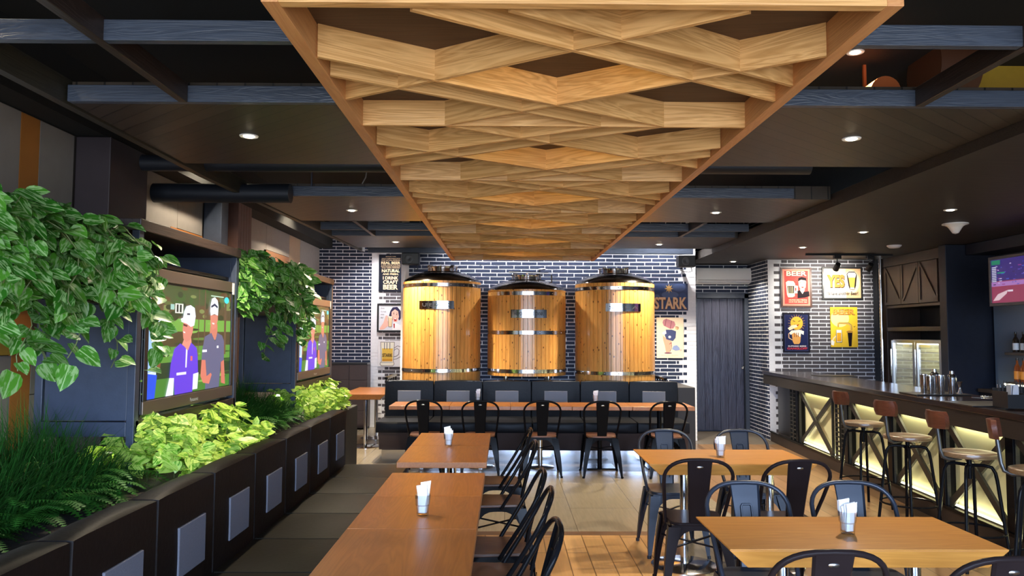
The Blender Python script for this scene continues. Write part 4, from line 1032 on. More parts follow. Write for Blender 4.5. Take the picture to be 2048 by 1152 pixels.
# ================================================================== FAR WALL
fb = thing('banquette', 'black leather bench with grey patches in front of the wooden tanks', 'bench', (0.345, 9.75, 0), math.radians(-0.8))
HW = 1.975
f = MB(); f.box(-HW + 0.08, HW - 0.05, 0.03, 0.76, 0.0, 0.14); f.build('kick_plate', plain('mirror_steel', (0.75, 0.75, 0.78), 0.16, 1.0, noise=0.08, nscale=3), fb)
f = MB(); f.prism([(0.06, 0.14), (0.77, 0.14), (0.77, 0.36), (0.0, 0.36)], -HW + 0.04, HW - 0.02, 'YZ'); f.build('base', brown_lam, fb)
n = 6; w_ = 2 * HW / n
for i in range(n):
    c = soft_box(-HW + i * w_ + 0.003, -HW + (i+1) * w_ - 0.003, -0.03, 0.70, 0.36, 0.495, puff=0.012); c.build('seat_cushion', leather_bk, fb, smooth=True)
    c = soft_box(-HW + i * w_ + 0.003, -HW + (i+1) * w_ - 0.003, 0.69, 0.77, 0.46, 0.965, puff=0.010); bk = c.build('backrest', leather_bk, fb, smooth=True)
    cx = -HW + (i + 0.5) * w_
    p = MB(); p.box(cx - 0.155, cx + 0.155, 0.674, 0.69, 0.58, 0.835); p.build('patch', plain('light_grey_upholstery', (0.20, 0.205, 0.24), 0.6, noise=0.1, nscale=150), bk, bevel=0.004, label='grey fabric patch')
f = MB(); f.box(0.98, 1.05, 0.015, 0.05, 0.20, 0.31); f.build('switch_plate', white_pl, fb)

plat = MB(); plat.box(-1.46, 2.6, 10.57, 11.69, 0, 0.88)
tag(plat.build('tank_platform', plain('dark_platform', (0.02, 0.02, 0.024), 0.6), bevel=0.01), 'dark platform behind the black bench carrying the wooden tanks', 'platform')

# wooden tanks
stave_mat, nt, b = new_mat('pine_staves'); N = nt.nodes; L = nt.links
t = N.new('ShaderNodeTexCoord'); ge = N.new('ShaderNodeNewGeometry')
ad = N.new('ShaderNodeVectorMath'); ad.operation = 'ADD'; ml = N.new('ShaderNodeMath'); ml.operation = 'MULTIPLY'; ml.inputs[1].default_value = 41
L.new(ge.outputs['Random Per Island'], ml.inputs[0]); L.new(t.outputs['Object'], ad.inputs[0]); L.new(ml.outputs[0], ad.inputs[1])
mp = N.new('ShaderNodeMapping'); mp.inputs['Scale'].default_value = (9, 9, 1.1); L.new(ad.outputs[0], mp.inputs[0])
n1 = N.new('ShaderNodeTexNoise'); n1.inputs['Scale'].default_value = 3; n1.inputs['Detail'].default_value = 6; n1.inputs['Distortion'].default_value = 1.4; L.new(mp.outputs[0], n1.inputs['Vector'])
r1 = N.new('ShaderNodeValToRGB'); r1.color_ramp.elements[0].color = (0.64, 0.28, 0.062, 1); r1.color_ramp.elements[0].position = 0.3; r1.color_ramp.elements[1].color = (0.80, 0.40, 0.10, 1); r1.color_ramp.elements[1].position = 0.7; L.new(n1.outputs['Fac'], r1.inputs[0])
hs = N.new('ShaderNodeHueSaturation'); mr = N.new('ShaderNodeMapRange'); mr.inputs['To Min'].default_value = 0.88; mr.inputs['To Max'].default_value = 1.14; L.new(ge.outputs['Random Per Island'], mr.inputs['Value']); L.new(mr.outputs[0], hs.inputs['Value']); L.new(r1.outputs[0], hs.inputs['Color'])
m2 = N.new('ShaderNodeMapping'); m2.inputs['Scale'].default_value = (15, 15, 9); L.new(ad.outputs[0], m2.inputs[0])
vo = N.new('ShaderNodeTexVoronoi'); vo.inputs['Scale'].default_value = 1.0; L.new(m2.outputs[0], vo.inputs['Vector'])
r2 = N.new('ShaderNodeValToRGB'); r2.color_ramp.elements[0].position = 0.09; r2.color_ramp.elements[0].color = (1, 1, 1, 1); r2.color_ramp.elements[1].position = 0.16; r2.color_ramp.elements[1].color = (0, 0, 0, 1); L.new(vo.outputs['Distance'], r2.inputs[0])
mx = N.new('ShaderNodeMix'); mx.data_type = 'RGBA'; L.new(r2.outputs[0], mx.inputs['Factor']); L.new(hs.outputs[0], mx.inputs['A']); mx.inputs['B'].default_value = (0.13, 0.038, 0.010, 1)
L.new(mx.outputs['Result'], b.inputs['Base Color']); b.inputs['Roughness'].default_value = 0.30; b.inputs['Coat Weight'].default_value = 0.35; b.inputs['Coat Roughness'].default_value = 0.15
gap_mat = plain('dark_gap', (0.05, 0.018, 0.006), 0.8)
dome_mat = plain('smoky_steel_dome', (0.42, 0.37, 0.34), 0.12, 1.0)
def tank(u, vtop, vbot, rad, label, bands, plate, txt, lid):
    Yc = 11.12; yf = Yc - rad
    x = (u - 1011) / 1540 * Yc
    zt = W(u, vtop, yf)[1]; zb = vbot
    t = thing('wooden_tank', label, 'tank', (x, Yc, 0.88), 0, None); Z = 0.88
    ns_ = 56; f = MB()
    for i in range(ns_):
        a0 = 2*PI*i/ns_ + 0.0045; a1 = 2*PI*(i+1)/ns_ - 0.0045; ri = rad - 0.03
        quad = [(ri*math.cos(a0), ri*math.sin(a0)), (rad*math.cos(a0), rad*math.sin(a0)), (rad*math.cos((a0+a1)/2)*1.0012, rad*math.sin((a0+a1)/2)*1.0012), (rad*math.cos(a1), rad*math.sin(a1)), (ri*math.cos(a1), ri*math.sin(a1))]
        f.prism(quad, zb - Z, zt - Z)
    s = f.build('staves', stave_mat, t)
    g = MB(); g.lathe([(rad - 0.012, zb - Z + 0.004), (rad - 0.012, zt - Z - 0.004)], (0, 0, 0), 46); g.build('liner', gap_mat, t)
    for vb0, vb1 in bands:
        z0 = W(u, vb1, yf)[1] - Z; z1 = W(u, vb0, yf)[1] - Z
        g = MB(); g.lathe([(rad - 0.002, z0), (rad + 0.005, z0 + 0.002), (rad + 0.005, z1 - 0.002), (rad - 0.002, z1)], (0, 0, 0), 72, caps=False)
        bo = g.build('steel_band', chrome, t, smooth=True)
        rv = MB()
        for i in range(18):
            a = 2*PI*i/18 + 0.13; rv.lathe([(0.008, 0), (0.004, 0.006), (0, 0.007)], (0, 0, 0), 8)
            k = len(rv.v) - 24
            M2 = Matrix.Translation((math.cos(a)*(rad+0.004), math.sin(a)*(rad+0.004), (z0+z1)/2)) @ Matrix.Rotation(a, 4, 'Z') @ Matrix.Rotation(PI/2, 4, 'Y')
            for q in range(k, len(rv.v)): rv.v[q] = tuple(M2 @ Vector(rv.v[q]))
        rv.build('rivets', chrome, bo, smooth=True, kind='stuff')
    g = MB(); H = 0.15
    g.lathe([(rad - 0.02, -0.01), (rad - 0.004, 0.0), (rad - 0.015, 0.03), (rad - 0.07, 0.068), (rad * 0.70, 0.115), (rad * 0.46, H), (0.27, H + 0.004)], (0, 0, zt - Z), 64)
    dm = g.build('dome_lid', dome_mat, t, smooth=True, angle=60)
    zz = zt - Z + H
    g = MB(); g.lathe([(0.185, -0.02), (0.185, 0.055), (0.20, 0.055), (0.205, 0.075), (0.19, 0.08), (0.0, 0.085)], (0, 0, zz), 40); g.build('manhole', chrome, t, smooth=True)
    for a in (0.35, 1.6, 2.8, 3.8, 4.7, 5.6):
        g = MB(); c_, s_ = math.cos(a), math.sin(a); g.tube([(c_*0.215, s_*0.215, zz - 0.02), (c_*0.215, s_*0.215, zz + 0.09)], 0.010, 8); g.tube([(c_*0.17, s_*0.17, zz + 0.088), (c_*0.235, s_*0.235, zz + 0.088)], 0.011, 8)
        g.build('clamp', chrome, t, smooth=True)
    if lid:
        g = MB(); g.tube([(-0.26, -0.17, zz + 0.115), (0.30, -0.17, zz + 0.10)], 0.016, 10); g.tube([(0.18, -0.1, zz + 0.09), (0.18, -0.1, zz + 0.16), (0.26, -0.05, zz + 0.17)], 0.013, 8); g.build('lid_lever', chrome, t, smooth=True)
        g = MB(); g.tube([(0.36, 0, zz - 0.06), (0.36, 0, zz + 0.10)], 0.012, 8); g.build('vent_pipe', chrome, t, smooth=True)
        for a in (PI*0.25, PI*0.75, PI*1.25, PI*1.75):
            g = MB(); g.tube([(math.cos(a)*rad*0.75, math.sin(a)*rad*0.75, 0.0), (math.cos(a)*rad*0.75, math.sin(a)*rad*0.75, zb - Z)], 0.03, 12); g.build('leg', chrome, t, smooth=True)
    # curved name plate
    ua, ub, va, vb = plate
    z0 = W(u, vb, yf)[1] - Z; z1 = W(u, va, yf)[1] - Z; wd = (ub - ua) / 1540 * yf; ac = math.asin(((ua + ub)/2 - u) / 1540 * yf / rad); aw = wd / rad / 2 * 1.02
    g = MB(); n = 14; vs = []
    for rr in (rad + 0.002, rad + 0.007):
        for zq in (z0, z1):
            for i in range(n + 1):
                a = -PI/2 + ac - aw + 2*aw*i/n; vs.append((rr*math.cos(a), rr*math.sin(a), zq))
    fs = []
    m_ = n + 1
    for i in range(n):
        fs += [(2*m_+i, 2*m_+i+1, 3*m_+i+1, 3*m_+i), (m_+i, m_+i+1, 3*m_+i+1, 3*m_+i)[::-1], (i, i+1, 2*m_+i+1, 2*m_+i)[::-1]]
    fs += [(0, 2*m_, 3*m_, m_), (n, m_+n, 3*m_+n, 2*m_+n)]
    g.add(vs, fs); po = g.build('name_plate', chrome, t, smooth=True, angle=30)
    vt, ft = lettering(txt, wd * 0.82, (z1 - z0) * 0.42)
    g = MB(); g.add([((rad + 0.0082) * math.cos(-PI/2 + ac + v[0]/rad), (rad + 0.0082) * math.sin(-PI/2 + ac + v[0]/rad), (z0+z1)/2 + v[2]) for v in vt], ft)
    g.build('lettering', plain('engraved_dark', (0.03, 0.03, 0.04), 0.5), po)
    return t
tank(884, 561, 0.885, 0.558, 'left wooden tank with steel bands, taller, beside the beer posters', [(565.5, 573), (738.5, 746)], (844, 914, 602, 618), 'UIED   C', False)
tank(1053.5, 578, 1.02, 0.562, 'middle wooden tank, shorter with three steel bands and a lid lever', [(582, 590), (661, 669), (739, 747)], (1020, 1092, 619, 635.5), 'HEPO        NG TANK', True)
tank(1229.5, 564, 0.885, 0.568, 'right wooden tank with steel bands beside the blue poster', [(571, 578.5), (743, 750.5)], (1201, 1273, 606, 622), 'S    L A', False)
# short guard rails on both ends of the platform
for xx, lab in ((-1.64, 'black guard rail on the left end of the tank platform'), (2.215, 'black guard rail on the right end of the tank platform')):
    r = thing('guard_rail', lab, 'railing', (xx, 10.68, 0.0)); 
    f = MB(); f.bar((0, 0, 0.985), (0, 0.98, 0.985), 0.045, 0.03); f.build('top_rail', black_metal, r)
    for yq in (0.02, 0.2, 0.38, 0.56, 0.74, 0.95):
        f = MB(); f.bar((0, yq, 0.0 if xx < 0 else 0.88), (0, yq, 0.975), 0.02, 0.02); f.build('baluster', black_metal, r)
# low cabinet in the left corner
xa, za = W(660, 725, 13.0); xb, _ = W(737, 725, 13.0)
r = thing('low_cabinet', 'dark brown panelled cabinet in the corner below the blue brick wall', 'cabinet', ((-3.22 + xb)/2, 13.1, 0))
hw = (xb + 3.22) / 2 - 0.005
f = MB(); f.box(-hw, hw, -0.14, 0.17, 0.03, 1.08); f.build('body', brown_lam, r)
f = MB(); f.box(-hw, hw, -0.16, 0.18, 1.08, 1.11); f.build('top_board', blk_plas, r, bevel=0.003)
for i in range(3):
    for j in range(4):
        f = MB(); x0 = -hw + (2*hw) * (i / 3) + 0.004; f.box(x0, x0 + 2*hw/3 - 0.008, -0.155, -0.14, 0.06 + j * 0.255, 0.06 + (j+1) * 0.255 - 0.006); f.build('front_panel', brown_lam, r, bevel=0.003)
# wall socket
x_, z_ = W(756, 820, 13.27)
f = MB(); f.box(-0.06, 0.06, -0.012, 0.0, -0.06, 0.06); so_ = f.build('wall_socket', white_pl, loc=(x_, 13.285, z_), bevel=0.004); tag(so_, 'white wall socket on the white brick behind the steel poles', 'socket')
f = MB(); f.lathe([(0.032, 0), (0.032, 0.002)], (0, 0, 0), 20); f.build('socket_face', plain('grey_socket', (0.5, 0.5, 0.52), 0.4), so_, rot=(PI/2, 0, 0), loc=(0, -0.0122, 0))

# ================================================================== POSTERS
def poster(name, label, cat, u0, u1, v0, v1, Y, frame, bg, draw, fw=0.02, texts=(), deep=0.02):
    x0, zt = W(u0, v0, Y); x1, zb = W(u1, v1, Y)
    r = thing(name, label, cat, ((x0+x1)/2, Y, (zt+zb)/2)); w = x1 - x0; h = zt - zb
    if frame:
        f = MB()
        for a, b_, c, d in ((-w/2, w/2, h/2 - fw, h/2), (-w/2, w/2, -h/2, -h/2 + fw), (-w/2, -w/2 + fw, -h/2 + fw, h/2 - fw), (w/2 - fw, w/2, -h/2 + fw, h/2 - fw)): f.box(a, b_, -deep, 0, c, d)
        f.build('frame', frame, r)
    f = MB(); f.box(-w/2 + (fw if frame else 0), w/2 - (fw if frame else 0), -0.010, 0.0, -h/2 + (fw if frame else 0), h/2 - (fw if frame else 0)); f.build('sheet', bg, r)
    mb = MB(); mats = []
    iw = w - (2*fw if frame else 0); ih = h - (2*fw if frame else 0)
    def P(pts, c, lay=1):
        m_ = paint(*c)
        if m_ not in mats: mats.append(m_)
        mb.add([((s - 0.5) * iw, -0.0105 - lay * 0.0003 - len(mb.f) * 0.00002, (0.5 - t) * ih) for s, t in pts], [tuple(range(len(pts)))], mats.index(m_))
    P.R = lambda a, b_, c, d, col_, lay=1: P([(a, c), (a, d), (b_, d), (b_, c)], col_, lay)
    P.E = lambda cx, cy, rx, ry, col_, lay=1, n=20: P([(cx + rx*math.cos(-2*PI*i/n), cy + ry*math.sin(-2*PI*i/n)) for i in range(n)], col_, lay)
    def Ln(pts, wd, col_, lay=2):
        for (a, b_), (c, d) in zip(pts[:-1], pts[1:]):
            dx, dy = (c - a) * iw, (d - b_) * ih; l_ = math.hypot(dx, dy) or 1; nx, ny = -dy / l_ * wd / 2, dx / l_ * wd / 2
            P([(a + nx/iw, b_ + ny/ih), (c + nx/iw, d + ny/ih), (c - nx/iw, d - ny/ih), (a - nx/iw, b_ - ny/ih)], col_, lay)
    P.L = Ln
    draw(P)
    if mb.v: mb.build('artwork', mats, r)
    tm = MB(); tmats = []
    for (s, cx, cy, tw, th, c, kw) in texts:
        m_ = paint(*c)
        if m_ not in tmats: tmats.append(m_)
        add_text(tm, s, (cx - 0.5) * iw, -0.0105 - 0.0044 - kw.pop('lift', 0) , (0.5 - cy) * ih, tw * iw, th * ih, tmats.index(m_), **kw)
    if tm.v: tm.build('lettering', tmats, r)
    return r
gold = (222, 192, 154)
def d0(P): pass
T0 = [('BECAUSE I CARE', .5, .055, .42, .022, gold, {}), ('ABOUT EVERYTHING FROM', .5, .11, .78, .028, gold, {}), ('MOST NATURAL BEVERAGE', .5, .155, .78, .028, gold, {}),
      ('REAL BEER', .5, .225, .80, .07, gold, {'bold': 0.03}), ('IS HAND CRAFTED WITH PRIDE', .5, .29, .8, .024, gold, {}), ('FROM THE BEST INGREDIENTS', .5, .33, .8, .024, gold, {}), ('AND KEEPS FRESHER', .5, .365, .76, .022, gold, {}),
      ('NATURAL', .5, .44, .74, .085, gold, {'bold': 0.03}), ('AND FRESH,', .5, .535, .66, .055, gold, {'bold': 0.02}), ('I DRINK', .5, .635, .64, .085, gold, {'bold': 0.03}), ('CRAFT', .5, .745, .62, .095, gold, {'bold': 0.03}), ('BEER', .5, .88, .62, .135, gold, {'bold': 0.04})]
poster('lettered_board', 'tall black board with golden REAL BEER lettering', 'sign', 758, 805, 510, 584, 13.285, None, paint(30, 32, 42), d0, texts=T0)
ink = (24, 22, 40)
def d1(P):
    P.E(.66, .36, .17, .24, (52, 48, 74), 1); P([(.50, .22), (.60, .08), (.80, .06), (.95, .22), (.98, .5), (.88, .62), (.82, .4), (.6, .34), (.52, .46), (.44, .42)], (52, 48, 74), 2)
    P([(.56, .26), (.70, .16), (.84, .24), (.88, .46), (.80, .66), (.66, .68), (.58, .52), (.55, .38)], (226, 176, 160), 3)
    P.L([(.62, .30), (.68, .27)], .006, ink, 4); P.L([(.76, .30), (.82, .33)], .006, ink, 4); P.E(.65, .34, .025, .018, ink, 4); P.E(.78, .37, .025, .018, ink, 4)
    P([(.64, .50), (.72, .54), (.80, .52), (.76, .63), (.68, .62)], (170, 36, 44), 4); P([(.66, .52), (.78, .54), (.77, .56), (.67, .55)], (250, 250, 250), 5)
    P([(.68, .68), (.98, .80), (.99, .99), (.60, .99), (.62, .76)], (240, 236, 238), 2); P([(.64, .74), (.70, .72), (.70, .90), (.66, .92)], (170, 40, 50), 4)
    P([(.04, .92), (.20, .70), (.30, .42), (.38, .40), (.38, .62), (.46, .64), (.46, .80), (.36, .86), (.22, .96), (.06, .98)], (226, 176, 160), 3)
    P([(.40, .44), (.60, .44), (.57, .86), (.43, .86)], (232, 214, 190), 5); P([(.41, .50), (.59, .50), (.565, .84), (.435, .84)], (222, 196, 158), 6)
    P.L([(.40, .44), (.43, .86), (.57, .86), (.60, .44)], .005, ink, 7)
poster('framed_picture', 'framed drawing of a dark haired woman raising a glass', 'picture', 755, 807, 608, 665, 13.285, blk_plas, paint(214, 214, 222), d1, 0.03,
       [('Drink', .16, .12, .16, .07, ink, {'shear': .2}), ("I'm most", .20, .25, .24, .07, ink, {'shear': .2}), ('every', .16, .38, .15, .06, ink, {'shear': .2}), ('day!', .14, .50, .12, .07, ink, {'shear': .2})])
def d2(P):
    P([(.10, .06), (.66, .06), (.62, .80), (.66, .90), (.60, .97), (.14, .97), (.08, .90), (.14, .80)], (236, 230, 214), 1)
    P([(.16, .30), (.60, .30), (.585, .78), (.17, .78)], (224, 184, 84), 2); P([(.17, .70), (.59, .70), (.58, .80), (.17, .80)], (206, 150, 60), 3)
    for x in (.24, .34, .46): P.R(x, x + .03, .08, .34, (110, 112, 120), 3)
    P.L([(.10, .06), (.14, .80), (.08, .90), (.14, .97), (.60, .97), (.66, .90), (.62, .80), (.66, .06), (.10, .06)], .008, (96, 88, 90), 4)
    P.L([(.64, .30), (.78, .20), (.93, .24), (.97, .45), (.90, .62), (.76, .70), (.63, .72)], .008, (96, 88, 90), 4); P.L([(.64, .38), (.76, .30), (.85, .36), (.84, .52), (.74, .60), (.63, .62)], .008, (96, 88, 90), 4)
    P.L([(.14, .84), (.60, .84)], .006, (96, 88, 90), 4)
poster('beer_mug_print', 'white print of a beer mug lettered STARK', 'picture', 757, 806, 682, 734, 13.285, None, paint(228, 226, 230), d2, texts=[('STARK', .38, .56, .40, .13, (88, 76, 56), {'bold': .03})])
def d3(P):
    for cx, cy, rx, ry, c in ((.2, .2, .25, .2, (62, 78, 118)), (.75, .15, .3, .18, (80, 96, 136)), (.5, .42, .4, .16, (94, 110, 150)), (.85, .5, .2, .2, (74, 90, 132)), (.12, .5, .16, .12, (96, 112, 150))): P.E(cx, cy, rx * .6, ry * .8, c, 1)
    pts = []
    for i in range(16):
        a = 2*PI*i/16; rr = (.125 if i % 2 == 0 else .055); pts.append((.47 + rr * math.sin(a), .19 - rr * 1.42 * math.cos(a)))
    P(pts[::-1], (224, 178, 110), 3)
poster('painted_sign', 'blue painted board lettered STARK with a golden star', 'sign', 1304, 1376, 566, 620, 11.69, None, paint(72, 84, 118), d3,
       texts=[('STARK', .515, .74, .93, .46, (120, 84, 66), {'bold': .06}), ('STARK', .51, .725, .91, .44, (236, 196, 158), {'bold': .03, 'lift': .001})])
def d4(P):
    P([(.26, .06), (.36, .03), (.66, .10), (.70, .18), (.62, .27), (.50, .28), (.26, .20), (.22, .12)], (176, 120, 128), 1); P.L([(.36, .03), (.31, .21)], .006, (90, 56, 70), 3); P.L([(.56, .08), (.50, .27)], .006, (90, 56, 70), 3)
    P.E(.76, .26, .07, .045, (214, 170, 130), 2); P.L([(.68, .22), (.80, .24), (.78, .30)], .006, (90, 56, 70), 4)
    P([(.34, .30), (.56, .30), (.72, .34), (.70, .50), (.60, .58), (.36, .54), (.30, .44)], (66, 74, 110), 2); P([(.20, .38), (.34, .32), (.36, .40), (.24, .42)], (236, 232, 232), 3); P.E(.48, .48, .05, .03, (240, 236, 236), 4)
    P([(.22, .44), (.36, .52), (.56, .60), (.54, .72), (.46, .86), (.34, .86), (.30, .70), (.24, .56)], (222, 150, 128), 1); P.E(.42, .875, .14, .02, (110, 80, 96), 2)
    P([(.56, .78), (.62, .70), (.74, .68), (.84, .74), (.86, .80), (.70, .82)], (126, 142, 182), 2); P.E(.89, .80, .045, .03, (196, 170, 160), 2); P.L([(.46, .66), (.54, .62), (.56, .74), (.48, .84)], .006, (90, 56, 70), 3)
poster('cartoon_print', 'tan print of a stout man drinking under a barrel', 'picture', 1313, 1368, 634, 715, 11.69, None, paint(226, 206, 178), d4, texts=[('the beer barrel is in the house', .48, .925, .62, .018, (90, 70, 60), {}), ('if you need me', .50, .96, .34, .018, (90, 70, 60), {})])
red = (196, 74, 70); cream = (250, 226, 188); dk = (34, 26, 32)
def d5(P):
    P.R(.03, .97, .02, .98, (240, 150, 130), 1); P.R(.07, .93, .045, .955, red, 2)
    for i in range(12):
        a = -2.6 + i * .2; P.L([(.72, .42), (.72 + .34 * math.cos(a), .42 + .25 * math.sin(a))], .003, (226, 120, 100), 3)
    P([(.12, .36), (.20, .32), (.40, .33), (.46, .40), (.44, .74), (.36, .77), (.20, .77), (.16, .70)], cream, 4)
    P([(.18, .46), (.42, .46), (.41, .66), (.20, .66)], dk, 5); 
    for x in (.22, .29, .35): P.R(x, x + .025, .47, .65, (226, 190, 150), 6)
    P([(.44, .44), (.56, .46), (.56, .66), (.44, .66), (.45, .60), (.50, .58), (.50, .52), (.45, .50)], cream, 5)
    P([(.54, .80), (.54, .60), (.66, .56), (.78, .62), (.96, .60), (.98, .74), (.80, .78)], dk, 5); P([(.62, .56), (.82, .56), (.72, .68)], (244, 226, 200), 6)
    P([(.58, .32), (.62, .27), (.82, .27), (.86, .34), (.84, .50), (.76, .58), (.66, .56), (.59, .46)], (244, 206, 176), 6); P([(.56, .34), (.58, .24), (.70, .21), (.86, .24), (.88, .36), (.84, .31), (.68, .29), (.60, .32)], dk, 7)
    P.L([(.62, .37), (.68, .36)], .006, dk, 8); P.L([(.76, .36), (.82, .37)], .006, dk, 8); P([(.66, .49), (.78, .48), (.74, .52)], (170, 50, 40), 8)
poster('framed_picture', 'red framed BEER poster of a man raising a mug', 'picture', 1560, 1624, 533, 613, 11.792, wood('poster_frame_brown', (0.05, 0.022, 0.018), (0.09, 0.04, 0.03), 'Z'), paint(240, 150, 130), d5, 0.028,
       [('BEER', .53, .13, .74, .13, dk, {'bold': .04}), ('BEER', .515, .12, .74, .13, cream, {'bold': .03, 'lift': .001}), ('HELPING UGLY PEOPLE', .55, .845, .66, .035, cream, {'bold': .02}), ('HAVE FUN SINCE 1862', .55, .90, .66, .035, cream, {'bold': .02})])
def d6(P):
    P.R(0, 1, 0, .5, (206, 190, 168), 1); P.R(.6, 1, .0, 1, (222, 182, 138), 1); P.E(.75, .45, .22, .4, (232, 212, 180), 2)
    P([(.62, .18), (.68, .10), (.84, .10), (.90, .20), (.87, .58), (.83, .72), (.70, .72), (.665, .58)], dk, 3); P([(.64, .19), (.68, .13), (.84, .13), (.88, .20), (.85, .32), (.67, .32)], (248, 246, 240), 4)
    P([(.67, .30), (.85, .30), (.82, .64), (.71, .64)], (240, 190, 80), 5); P([(.71, .64), (.82, .64), (.83, .70), (.70, .70)], (250, 240, 220), 5)
poster('framed_picture', 'black framed YES poster with a beer glass', 'picture', 1643, 1725, 532, 597, 11.792, blk_plas, paint(228, 224, 214), d6, 0.025,
       [('YES', .325, .44, .49, .46, (44, 36, 36), {'bold': .07}), ('YES', .32, .425, .47, .44, (226, 132, 66), {'bold': .05, 'lift': .001}), ("I'll have another Beer!", .5, .84, .84, .13, (20, 18, 18), {'bold': .01, 'lift': .001})])
def d7(P):
    P.R(.04, .96, .02, .98, (38, 44, 82), 1)
    for i in range(20):
        a = 2*PI*i/20; P.L([(.52 + .22*math.cos(a), .24 + .15*math.sin(a)), (.52 + .36*math.cos(a), .24 + .25*math.sin(a))], .004, (216, 158, 66), 2)
    P.E(.52, .24, .26, .18, (238, 180, 66), 3, 28); P([(.36, .16), (.46, .19), (.46, .205), (.36, .18)], dk, 4); P([(.58, .19), (.68, .16), (.68, .18), (.58, .205)], dk, 4); P([(.40, .26), (.52, .29), (.64, .26), (.54, .34)], (150, 50, 40), 4)
    P([(.14, .38), (.30, .30), (.50, .28), (.56, .34), (.40, .38), (.22, .44)], (240, 222, 188), 5); P([(.20, .50), (.30, .44), (.64, .42), (.82, .46), (.80, .56), (.70, .52), (.66, .62), (.40, .50), (.26, .56)], (246, 238, 224), 5)
    P([(.30, .48), (.70, .48), (.66, .76), (.60, .81), (.40, .81), (.34, .74)], (232, 168, 96), 4); P.L([(.30, .50), (.18, .52), (.18, .64), (.33, .70)], .012, (226, 190, 150), 4)
    for x in (.40, .48, .56): P.R(x, x + .03, .50, .62, (150, 92, 60), 6)
poster('framed_picture', 'dark blue framed poster of a smiling sun over a beer mug', 'picture', 1565, 1620, 624, 703, 11.792, paint(34, 34, 46), paint(60, 66, 100), d7, 0.022,
       [('SUPREME BIERE', .52, .865, .76, .035, (240, 236, 240), {'bold': .03}), ('GANGLOFF', .52, .93, .84, .06, (206, 72, 84), {'bold': .04})])
def d8(P):
    P.E(.35, .28, .34, .22, (252, 232, 150), 1)
    P.L([(.28, .43), (.30, .40), (.66, .41), (.76, .46), (.76, .58)], .030, (210, 168, 90), 3); P.L([(.28, .43), (.28, .50)], .020, (180, 130, 60), 3); P.L([(.28, .41), (.66, .39), (.78, .45), (.78, .58)], .004, dk, 4)
    P.E(.70, .62, .12, .035, (180, 132, 60), 4); P([(.62, .64), (.80, .64), (.76, .98), (.66, .98)], dk, 4)
    P([(.20, .57), (.41, .57), (.41, .88), (.20, .88)], (250, 246, 230), 3); P([(.22, .64), (.39, .64), (.39, .86), (.22, .86)], (238, 170, 50), 4); P.L([(.20, .57), (.20, .88), (.41, .88), (.41, .57)], .006, dk, 5)
    P.L([(.20, .72), (.10, .78), (.04, .88)], .02, (250, 226, 180), 3); P([(.0, .82), (.14, .86), (.10, .96), (.0, .94)], (246, 244, 236), 3); P.L([(.85, .48), (.88, .50), (.91, .47)], .006, dk, 4)
poster('tin_sign', 'bright yellow BEER sign with a beer tap', 'sign', 1660, 1716, 612, 692, 11.792, None, paint(240, 196, 60), d8, texts=[('BEER', .5, .12, .84, .15, (150, 80, 40), {'bold': .05}), ('BEER', .49, .115, .82, .14, (240, 150, 70), {'bold': .02, 'lift': .001})])

# ================================================================== BAR
BA = -math.atan(0.05)
bar = thing('bar_counter', 'long dark timber bar counter with glowing cream panels and crossed braces', 'bar counter', (3.74, 5.72, 0), BA)
Mb = Matrix.Translation((3.74, 5.72, 0)) @ Matrix.Rotation(BA, 4, 'Z')
y0, y1 = -3.9, 6.02
bar_wood = wood('bar_dark_wood', (0.009, 0.006, 0.005), (0.022, 0.012, 0.010), 'Y', 0.7, 0.17, 0.08, coat=0.4)
f = MB(); f.box(-0.13, 0.55, y0, y1, 1.005, 1.053); f.build('worktop', bar_wood, bar, bevel=0.004)
f = MB(); f.box(-0.115, -0.05, y0, y1, 0.865, 1.003); f.build('fascia', wood('fascia_wood', (0.005, 0.0035, 0.003), (0.012, 0.007, 0.006), 'Y', 0.7, 0.6, 0.15), bar, bevel=0.003)
f = MB(); f.box(0.10, 0.50, y0, y1, 0.02, 0.86); f.build('carcass', blk_plas, bar)
f = MB(); f.box(-0.02, 0.12, y0, y1, 0.0, 0.13); f.build('kick_board', plain('kick_brown', (0.025, 0.016, 0.013), 0.5, noise=0.15, nscale=8), bar)
f = MB(); f.box(-0.03, 0.0, y0, y1, 0.13, 0.155); f.build('foot_rail', black_metal, bar)
cream_p = plain('cream_lit_panel', (0.62, 0.60, 0.38), 0.6)
strip = emis('led_strip', (1.0, 0.95, 0.60), 4.0, (0.8, 0.8, 0.8))
posts = [-3.05, -2.05, -1.02, 0.0, 0.98, 1.98, 3.10, 4.80]
brace_m = wood('brace_timber', (0.014, 0.013, 0.010), (0.035, 0.032, 0.024), 'X', 1.0, 0.45, 0.2)
for i, p in enumerate(posts):
    f = MB(); f.box(-0.015, 0.075, p - 0.05, p + 0.05, 0.0, 0.865); po = f.build('post', black_metal, bar, bevel=0.003)
    f = MB(); f.box(-0.019, 0.02, p - 0.054, p + 0.054, 0.0, 0.12); f.build('foot_sleeve', brushed, po, bevel=0.002)
spans = [(posts[i], posts[i+1]) for i in range(6)] + [(posts[6] + 0.42, posts[7])]
